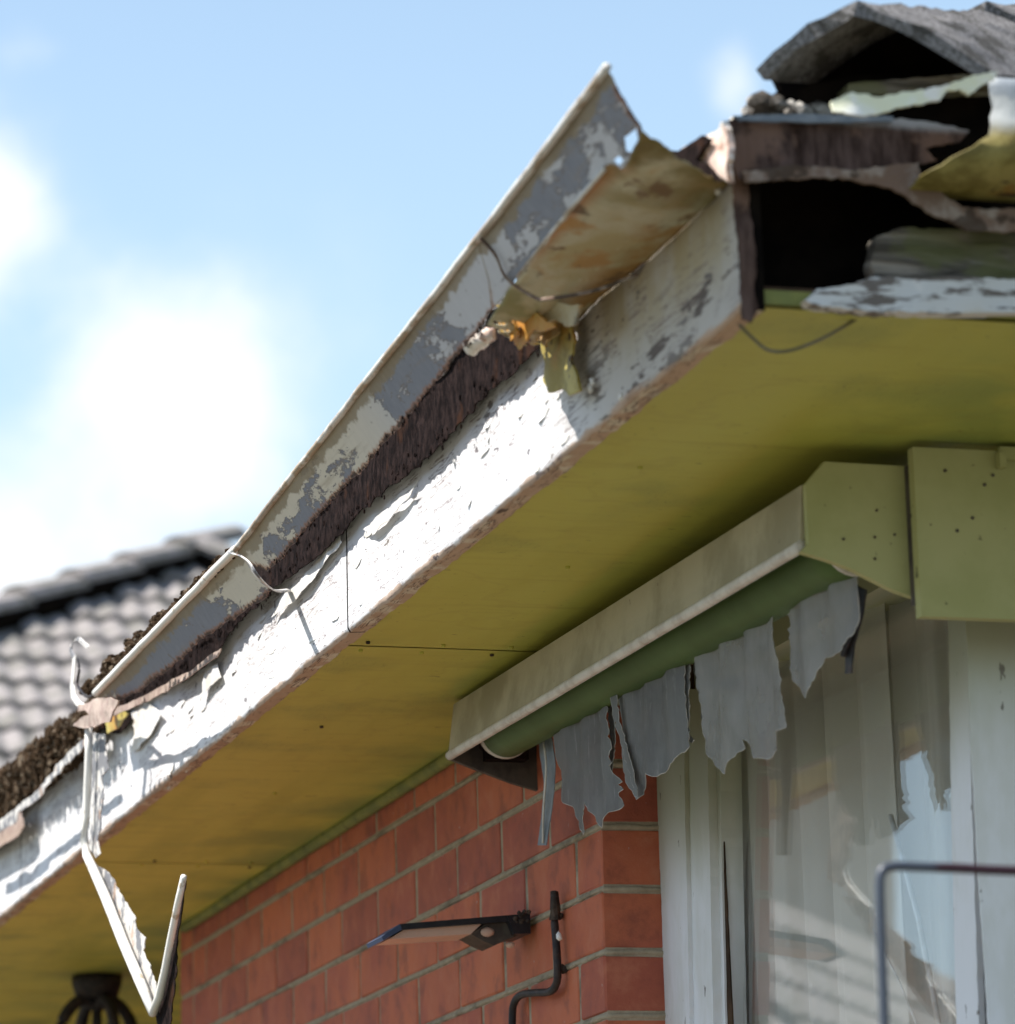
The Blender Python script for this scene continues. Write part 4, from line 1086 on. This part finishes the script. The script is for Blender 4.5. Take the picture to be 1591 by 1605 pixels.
# dangling lip strip, folded into a V, with its bracket
g5 = thing('gutter_strip', 'bright white strip of torn gutter lip dangling and folded into a V', 'gutter strip', (1.167, 6.2, 1.1))
path = [(139, 1140), (139, 1180), (137, 1230), (135, 1280), (132, 1318), (136, 1340), (146, 1362), (165, 1405), (192, 1474), (218, 1535), (240, 1587)]
m = MB(); m.tube([onl(*p) for p in path], [.0068] * 5 + [.0074, .008, .0085, .0085, .0085, .0075], 12, flat=.9); 
m.obj('lip', MT['strip'], g5, True)
m = MB(); m.tube([onl(*p) for p in [(240, 1587), (250, 1560), (259, 1520), (268, 1470), (279, 1415), (288, 1374)]], [.007, .0072, .0066, .006, .0056, .005], 12, flat=.9); m.obj('lip', MT['strip'], g5, True)
sheet('torn_flange', [(146, 1148), (164, 1150), (166, 1180), (170, 1205), (160, 1215), (163, 1250), (157, 1275), (158, 1300), (153, 1318), (157, 1338), (150, 1345), (140, 1330), (142, 1260), (144, 1200)], lambda a, b: onl(a, b, 1.180), MT['flange'], g5, 1.5, 5, (), 8, (.0015, 0, 0))
sheet('torn_flange', [(148, 1352), (158, 1360), (165, 1364), (178, 1378), (186, 1398), (200, 1420), (212, 1440), (214, 1456), (228, 1470), (224, 1490), (232, 1508), (240, 1530), (246, 1556), (242, 1580), (228, 1552), (204, 1494), (176, 1424)], lambda a, b: onl(a, b, 1.180), MT['flange'], g5, 2.2, 5, (), 8, (.0015, 0, 0))
sheet('torn_flange', [(291, 1380), (286, 1420), (278, 1470), (276, 1530), (268, 1590), (262, 1640), (250, 1630), (244, 1592), (256, 1545), (268, 1478), (280, 1415)], lambda a, b: onl(a, b, 1.176), MT['rust'], g5, 1.5, 6, (), 8, (.0015, 0, 0))  # dark rust colour stands in for the flange's shaded face

br = thing('gutter_bracket', 'bent white gutter hook standing above a brown metal scrap', 'bracket', (1.167, 6.3, 1.2))
def ribbon(name, pts, wid, th, mat, par):
    pts = [Vector(p) for p in pts]; vv = []; ff = []
    for i, p in enumerate(pts):
        w = Vector((0, wid, 0)) if not isinstance(wid, Vector) else wid
        q = Vector((th, 0, th)); vv += [p - w, p + w, p + w + q, p - w + q]
        if i: b = 4 * (i - 1); ff += [(b + k, b + (k + 1) % 4, b + 4 + (k + 1) % 4, b + 4 + k) for k in range(4)]
    ff += [(0, 3, 2, 1), tuple(len(vv) - 4 + k for k in range(4))]
    return mesh_obj(name, vv, ff, mat, par)
ribbon('strap', [onl(116, 1030), onl(115, 1045), onl(114, 1060), onl(112, 1075), onl(114, 1092), onl(122, 1104), onl(140, 1112)], .013, .0018, MT['strip'], br)
ribbon('hook', smooth_path([onl(115, 1031), onl(110, 1020), onl(113, 1008), onl(121, 1002), onl(129, 1008), onl(137, 1015)], 4), .009, .0018, MT['flange'], br)
m = MB(); m.tube(smooth_path([onl(121, 1032), onl(124, 1050), onl(121, 1070), onl(126, 1082), onl(136, 1092), onl(146, 1090)], 5), .0022, 6); m.obj('strap_edge', MT['dark'], br, True)
pl = sheet('metal_scrap', [(114, 1138), (124, 1128), (140, 1120), (136, 1113), (124, 1116), (126, 1104), (140, 1100), (150, 1094), (172, 1093), (180, 1098), (176, 1112), (172, 1128), (160, 1134), (150, 1140), (130, 1141)], lambda a, b: onl(a, b, 1.155), MT['tan'], None, 1.6, 4, (), 7, (.003, 0, 0), disp=lambda p, v: Vector((.006 * nz(p, 30), 0, 0)))
tag(pl, 'flat brown metal scrap at the top of the dangling strip', 'metal scrap')

# ------------------------------------------------------------------ front gutter remains at the right
gf = thing('rain_gutter', 'rotted front gutter at the top right with brown back plate and olive curved piece', 'gutter', (1.45, 3.42, 1.2))
sheet('back_plate', [(1140, 188), (1160, 183), (1385, 182), (1450, 190), (1520, 205), (1505, 222), (1450, 232), (1470, 250), (1425, 262), (1400, 262), (1380, 285), (1330, 276), (1270, 272), (1200, 276), (1160, 282), (1150, 262), (1142, 225)], lambda a, b: ony(a, b, 3.448), MT['rotplate'], gf, 2.2, 6, (1,), 12, (0, .004, 0),
      disp=lambda p, v: Vector((0, .005 * nz(p, 18), 0)))
sheet('top_flange', [(1150, 181), (1260, 178), (1400, 182), (1400, 190), (1300, 192), (1160, 189)], lambda a, b: ony(a, b, 3.440), MT['galv'], gf, 1.2, 6, (), 12, (0, .004, 0))
sheet('torn_bottom', [(1165, 268), (1240, 258), (1330, 268), (1378, 262), (1440, 255), (1446, 285), (1510, 325), (1640, 330), (1640, 362), (1520, 362), (1460, 335), (1400, 296), (1340, 282), (1240, 280), (1170, 285)], lambda a, b: ony(a, b, 3.436), MT['brownrot'], gf, 2.6, 6, (7,), 12, (0, .004, 0),
      disp=lambda p, v: Vector((0, .006 * nz(p, 22), 0)))
sheet('white_flashing', [(1302, 178), (1300, 162), (1330, 150), (1372, 158), (1420, 148), (1475, 138), (1520, 122), (1556, 117), (1552, 130), (1528, 142), (1516, 152), (1500, 143), (1480, 146), (1470, 160), (1430, 168), (1385, 180), (1345, 188), (1320, 184)], lambda a, b: ony(a, b, 3.345), MT['lichen'], gf, 2.0, 5, (), 10, (0, .004, 0),
      disp=lambda p, v: Vector((0, .008 * nz(p, 26) - .01, 0)))
# olive quarter round piece
v = []; f = []; N = 18; K = 24
for i in range(K + 1):
    t = i / K; x = 1.507 + 1.35 * t
    xo = 0.0
    for j in range(N + 1):
        s = j / N; a = math.pi * .5 * min(max((s - .35) / .5, 0), 1)
        if s < .35: p = Vector((0, 3.365, 1.283 - .062 * s / .35))
        else: p = Vector((0, 3.365 + .062 * (1 - math.cos(a)), 1.221 - .030 * math.sin(a))) + Vector((0, max(0, s - .85) * .2, 0))
        cut = (0 if s < .3 else .058 * min(1, (s - .3) / .4)) if i == 0 else 0
        rag = .006 * nz((s * 9, 0, 0), 1, 6) if i == 0 else 0
        v.append(Vector((x - cut + rag, p.y, p.z + .002 * nz((x, s, 0), 9))))
W = N + 1
for i in range(K):
    for j in range(N): a = i * W + j; f.append((a, a + W, a + W + 1, a + 1))
o = mesh_obj('curved_front', v, f, MT['olivefront'], gf, True); md = o.modifiers.new('s', 'SOLIDIFY'); md.thickness = .0016

# thin cable drooping under the corner
m = MB(); m.tube(smooth_path([ony(1158, 508, 3.5), ony(1180, 530, 3.5), ony(1205, 549, 3.5), ony(1240, 549, 3.5), ony(1290, 530, 3.5), ony(1352, 494, 3.5)], 6), [.0017] * 31, 6)
tag(m.obj('drooping_cable', MT['cable'], None, True), 'thin old cable drooping below the yellow soffit at the corner', 'cable')

# ------------------------------------------------------------------ solar wall light
sl = thing('solar_wall_light', 'flat black solar light sticking out from the brick wall', 'wall light', (X0, 5.53, .75))
def Y(a, b, y=5.53): return ony(a, b, y)
out2 = [(598, 1470), (625, 1447), (828, 1431), (830, 1440), (832, 1462), (805, 1468), (720, 1452), (600, 1474)]
# arm body: thin tapered panel, 90 mm wide along the wall
def prism(name, pts, y0, y1, mat, par):
    a = [Y(p[0], p[1], y0) for p in pts]; b = [q + Vector((0, y1 - y0, 0)) for q in a]; n = len(pts)
    o = mesh_obj(name, a + b, [tuple(range(n)), tuple(range(2 * n - 1, n - 1, -1))] + [(i, i + n, (i + 1) % n + n, (i + 1) % n) for i in range(n)], mat, par)
    bm = bmesh.new(); bm.from_mesh(o.data); bmesh.ops.recalc_face_normals(bm, faces=bm.faces); bm.to_mesh(o.data); bm.free(); return o
prism('solar_panel', [(627, 1448), (800, 1434), (828, 1432), (828, 1441), (800, 1444), (630, 1457)], 5.50, 5.585, MT['black'], sl)
prism('panel_nose', [(598, 1468), (627, 1448), (630, 1457), (601, 1474)], 5.499, 5.586, MT['galv'], sl).data.materials[0] = material('blue_black_plastic', m_fromcol((.05, .07, .13), (.04, .06, .11), 20.))
prism('light_lens', [(609, 1472), (632, 1458), (755, 1448), (738, 1464)], 5.508, 5.58, MT['peach'], sl)
prism('sensor_housing', [(738, 1464), (762, 1447), (800, 1444), (812, 1466), (790, 1474), (775, 1482), (760, 1476)], 5.512, 5.575, MT['brown'], sl)
prism('wall_mount', [(795, 1436), (831, 1430), (832, 1463), (806, 1464)], 5.497, 5.588, MT['black'], sl)
mb = MB(); mb.lump(Y(764, 1461, 5.512), .009, 2, 2, (1.2, .5, .8), .05); mb.lump(Y(800, 1481, 5.52), .006, 4, 2, (1.2, .8, .8), .1); mb.obj('sensor_dome', MT['peach'], sl, True)
mb = MB()
for i in range(16): mb.lump(Y(820 + random.uniform(-14, 10), 1440 + random.uniform(-14, 6), 5.496), random.uniform(.002, .004), i, 0)
mb.obj('web_grime', MT['tape'], sl)

# ------------------------------------------------------------------ bent conduit on the wall
pc = thing('bent_conduit', 'dark bent pipe clipped to the brick wall near its corner', 'pipe', (X0 - .02, 5.4, .6))
pts = [(869, 1402), (869, 1440), (872, 1480), (874, 1520), (872, 1542), (862, 1554), (840, 1556), (818, 1559), (806, 1572), (803, 1600), (803, 1700)]
m = MB(); m.tube(smooth_path([onx(a, b, X0 - .014) for a, b in pts], 6), .0056, 12); m.obj('pipe', MT['dark'], pc, True)
m = MB(); m.tube([onx(868, 1402, X0 - .014) + Vector((0, 0, .004)), onx(870, 1425, X0 - .014), onx(870, 1442, X0 - .014)], [.0058, .0078, .0070], 9, jit=.25); m.obj('tape_wrap', MT['tape'], pc)
mb = MB(); mb.lump(onx(876, 1468, X0 - .02), .0045, 2, 1, (1, 1, 1.6), .4); mb.obj('paint_blob', MT['flake'], pc, True)
mb = MB(); mb.lump(onx(882, 1519, X0 - .005), .007, 4, 1, (1, 1.3, 1), .4); mb.obj('pipe_clip', MT['tape'], pc)
mb = MB(); mb.lump(onx(878, 1436, X0 - .005), .006, 5, 1, (1, 1.3, 1), .4); mb.obj('pipe_clip', MT['tape'], pc)

# ------------------------------------------------------------------ wire frame close to the camera
wf = thing('wire_frame', 'out of focus dark wire frame with a rounded corner in front of the window', 'wire frame', ony(1385, 1500, 3.1))
wf.location.z = GZ
def O(a, b): return ony(a, b, 3.1)
c0 = [O(1382, 1500), O(1380, 1440), O(1379, 1395), O(1380, 1374), O(1386, 1362), O(1400, 1358), O(1420, 1358), O(1500, 1361), O(1640, 1366)]
pth = [Vector((O(1387, 1605).x, 3.1, GZ)), O(1386, 1605), O(1384, 1550)] + c0 + [Vector((1.75, 3.1, c0[-1].z))]
m = MB(); m.tube(pth[:2] + smooth_path(pth[1:], 5), .0042, 10); m.obj('rod', MT['wire'], wf, True)
m = MB(); m.tube([Vector((1.75, 3.1, c0[-1].z)), Vector((1.75, 3.1, GZ))], .0042, 10); m.obj('rod', MT['wire'], wf, True)
m = MB(); m.tube([Vector((O(1387, 1605).x, 3.1, -.2)), Vector((1.75, 3.1, -.2))], .0035, 8); m.obj('rod', MT['wire'], wf, True)

# ------------------------------------------------------------------ porch lantern
pl = thing('porch_lantern', 'dark wrought iron lantern hanging from the porch soffit, far lower left', 'lantern', (1.65, 8.72, ZS))
def Q(a, b): return ony(a, b, 8.72)
c = Q(152, 1560)
m = MB(); m.tube([Vector((c.x, c.y, ZS - .002)), Vector((c.x, c.y, ZS - .02)), Vector((c.x, c.y, ZS - .05)), Vector((c.x, c.y, ZS - .052))], [.055, .055, .045, .01], 20); m.obj('ceiling_rose', MT['dark'], pl, True)
m = MB(); m.tube([Vector((c.x, c.y, ZS - .05)), Vector((c.x, c.y, ZS - .22))], .011, 10); m.obj('stem', MT['dark'], pl, True)
for k in range(4):
    a = k * math.pi / 2 + .25; d = Vector((math.cos(a), math.sin(a), 0)); cc = Vector((c.x, c.y, ZS - .09))
    pp = [cc + Vector((0, 0, .02)), cc + d * .03 + Vector((0, 0, .035)), cc + d * .06 + Vector((0, 0, .02)), cc + d * .085 + Vector((0, 0, -.02)), cc + d * .08 + Vector((0, 0, -.06)), cc + d * .055 + Vector((0, 0, -.07)), cc + d * .045 + Vector((0, 0, -.045)), cc + d * .065 + Vector((0, 0, -.035))]
    m = MB(); m.tube(smooth_path(pp, 5), .0135, 8); m.obj('scroll_arm', MT['dark'], pl, True)
m = MB(); m.tube([Vector((c.x, c.y, ZS - .2 - h)) for h in (0, .02, .03, .16, .2)], [.02, .07, .06, .045, .01], 8); m.obj('lamp_body', MT['dark'], pl)

# ------------------------------------------------------------------ neighbouring houses
def tile_obj(w, L, waves, amp=.028, th=.022):
    v = []; K = 8 * waves
    for j in range(2):
        for i in range(K + 1):
            u = i / K; h = amp * (.5 - .5 * math.cos(2 * math.pi * u * waves))
            v.append((w * u, L * j, h + (.035 if j == 0 else 0)))
    n = len(v); v += [(p[0], p[1], p[2] - th) for p in v]; f = []
    for i in range(K):
        f.append((i, i + 1, i + K + 2, i + K + 1)); f.append((i + 1, i, i + n, i + 1 + n)); f.append((i + n + 1, i + n, i + K + 1 + n, i + K + 2 + n))
    me = bpy.data.meshes.new('roof_tile'); me.from_pydata(v, [], f); me.materials.append(MT['tile']); me.polygons.foreach_set('use_smooth', [True] * len(f))
    try: me.set_sharp_from_angle(angle=math.radians(40))
    except Exception: pass
    return me


def tiled_slope(par, P0, ax, ay, cols, rows, me, w, L, inside, gen=False):
    nrm = ax.cross(ay).normalized()
    R = Matrix((ax, ay, nrm)).transposed().to_4x4()
    base = wloc(par)
    for r in range(rows):
        for c in range(cols):
            p = P0 + ax * (w * c) + ay * (L * r)
            if not inside(p): continue
            o = bpy.data.objects.new('roof_tile', me); col.objects.link(o)
            o.parent = par; o.matrix_parent_inverse = Matrix.Translation(-base)
            o.matrix_basis = Matrix.Translation(p + nrm * random.uniform(-.003, .003)) @ R


# background roof, seen directly beyond the gutter
nb = thing('neighbour_house', 'blurred neighbouring house with a grey concrete tile hip roof, far left', 'house', (4.5, 24, GZ))
p35 = math.radians(35); ay = Vector((0, math.cos(p35), math.sin(p35))); ax = Vector((1, 0, 0)); nrm = ax.cross(ay)
Pp = ony(0, 1200, 22.3)
hA, hB = onp(-40, 992, Pp, nrm), onp(300, 884, Pp, nrm)
hd = (hB - hA).normalized()
e0 = Pp - ay * 1.9
slopeL = MB()
# solid roof body under the tiles
lowL = hA + (hA - hB) * ((hA.z - e0.z) / (hB.z - hA.z)); R_ = Vector((12, 0, 0))
def dn(p, k=.03): return p - nrm * k
apx = dn(hB); RE = Vector((2 * hB.x - lowL.x, lowL.y, lowL.z)); bz = 2 * hB.y - lowL.y
slopeL.add([dn(lowL), dn(RE), apx, Vector((lowL.x, bz, dn(lowL).z)), Vector((RE.x, bz, dn(lowL).z))], [(0, 1, 2), (0, 2, 3), (1, 4, 2), (3, 2, 4), (0, 3, 4, 1)])
nroof = slopeL.obj('roof', MT['tile'], nb)
TW, TL = .335, .335
me_t = tile_obj(TW, TL + .03, 2)


def ins(p):
    # right of the hip line and inside the visible stretch
    t = (p.z + .18 - hA.z) / (hB.z - hA.z); hx = hA.x + (hB.x - hA.x) * t
    return p.x > hx - .28 and p.z < hB.z - .12 and p.x < 2 * hB.x - hx - .1


tiled_slope(nroof, Vector((1.4, e0.y, e0.z)), ax, ay, 22, 18, me_t, TW, TL, ins)
# hip caps
Lc = .5; n = int((hB - lowL).length / Lc) + 1
side = hd.cross(Vector((0, 0, 1))).normalized()
def cap_mesh():
    v = []; K = 6
    for s in (0, 1):
        for i in range(K + 1):
            a = math.pi * i / K; r = .15 if s == 0 else .13
            v.append((math.cos(a) * r, s * (Lc + .06), math.sin(a) * r * .62 + (.03 if s == 0 else 0)))
    nn = len(v); v += [(p[0] * .86, p[1], p[2] - .028) for p in v]; f = []
    for i in range(K): f += [(i, i + 1, i + K + 2, i + K + 1), (i + 1, i, i + nn, i + 1 + nn), (i + nn + 1, i + nn, i + K + 1 + nn, i + K + 2 + nn)]
    me = bpy.data.meshes.new('hip_tile'); me.from_pydata(v, [], f); me.materials.append(MT['tile']); return me
mc = cap_mesh()
upv = side.cross(hd).normalized()
for i in range(n):
    p = lowL + hd * (Lc * i) + upv * .085
    o = bpy.data.objects.new('hip_tile', mc); col.objects.link(o); o.parent = nroof; o.matrix_parent_inverse = Matrix.Translation(-wloc(nroof))
    o.matrix_basis = Matrix.Translation(p) @ Matrix((side, hd, upv)).transposed().to_4x4()
m = MB(); m.tube([lowL + upv * .04, hB + upv * .04], .085, 8); m.obj('ridge_shade_mortar', MT['blackwood_shade'], nroof)  # mortar bar blackened to paint in the shadow under the caps
m = MB(); m.tube([hB + ur * .04 if False else hB + Vector((0, 0, .04)), RE + upv * .04], .085, 8); m.obj('ridge_shade_mortar', MT['blackwood_shade'], nroof)
hr = (RE - hB).normalized(); sr = hr.cross(Vector((0, 0, 1))).normalized(); ur = sr.cross(hr)
for i in range(8):
    p = hB + hr * (Lc * i) + ur * .085
    o = bpy.data.objects.new('hip_tile', mc); col.objects.link(o); o.parent = nroof; o.matrix_parent_inverse = Matrix.Translation(-wloc(nroof))
    o.matrix_basis = Matrix.Translation(p) @ Matrix((sr, hr, ur)).transposed().to_4x4()
m = MB(); m.box((lowL.x + .5, lowL.y + .6, GZ), (RE.x - .5, bz - .5, lowL.z - .02)); m.obj('wall', MT['render'], nb)

# house across the side yard, seen only mirrored in the window glass
nb2 = thing('neighbour_house', 'pale house with tiled roof mirrored in the window glass', 'house', (-6, 22, GZ))
def mir(px, py, depth): p = ony(px, py, depth); return p - GN * (2 * (p - GP).dot(GN))
a1, a2 = mir(1190, 1425, 19.0), mir(1445, 1490, 21.0)
rd = Vector((a2.x - a1.x, a2.y - a1.y, 0)).normalized()            # ridge direction
perp = Vector((rd.y, -rd.x, 0))
if perp.dot(Vector((0, 0, 0)) - a1) < 0: perp = -perp              # towards the yard
pit = math.radians(41); dwn = (perp * math.cos(pit) - Vector((0, 0, math.sin(pit))))
rz = (a1.z + a2.z) / 2
ra_ = Vector((a1.x, a1.y, rz)) - rd * 3.2; rb_ = Vector((a2.x, a2.y, rz)) + rd * .2
SL = 4.6
bk = (-perp * math.cos(pit) - Vector((0, 0, math.sin(pit))))
m = MB(); m.add([ra_, rb_, rb_ + dwn * SL, ra_ + dwn * SL, rb_ + bk * SL, ra_ + bk * SL], [(0, 1, 2, 3), (1, 0, 5, 4), (1, 4, 2), (0, 3, 5)]); r2 = m.obj('roof', MT['tile'], nb2)
axx = rd; ayy = -dwn
if axx.cross(ayy).z < 0: axx = -rd; st = rb_ + dwn * SL
else: st = ra_ + dwn * SL
tb = MB(); Kc = int((rb_ - ra_).length / TW); nn_ = axx.cross(ayy).normalized()
for r in range(int(SL / TL)):
    for c in range(Kc): 
        P = st + axx * (TW * c) + ayy * (TL * r)
        tb.add([P + axx * vv.co.x + ayy * vv.co.y + nn_ * (vv.co.z + .03) for vv in me_t.vertices], [tuple(q.vertices) for q in me_t.polygons])
o = tb.obj('roof_tiles', MT['tile'], r2); o['kind'] = 'stuff'
cq = (ra_ + rb_) / 2; m = MB(); q = perp * (SL * math.cos(pit) - .4); zz = rz - SL * math.sin(pit)
A1, A2, A3, A4 = ra_ + q + rd * .3, rb_ + q - rd * .3, rb_ - q - rd * .3, ra_ - q + rd * .3
m.add([(p.x, p.y, GZ) for p in (A1, A2, A3, A4)] + [(p.x, p.y, zz) for p in (A1, A2, A3, A4)], [(0, 1, 5, 4), (1, 2, 6, 5), (2, 3, 7, 6), (3, 0, 4, 7)])
m.obj('wall', MT['render'], nb2)
# its taller rear wing
w1, w2 = mir(1020, 1400, 25.0), mir(1402, 1400, 25.0)
m = MB(); m.box((min(w1.x, w2.x), 25.0, GZ), (max(w1.x, w2.x), 30.0, 9.5)); m.obj('wing_wall', MT['render'], nb2)
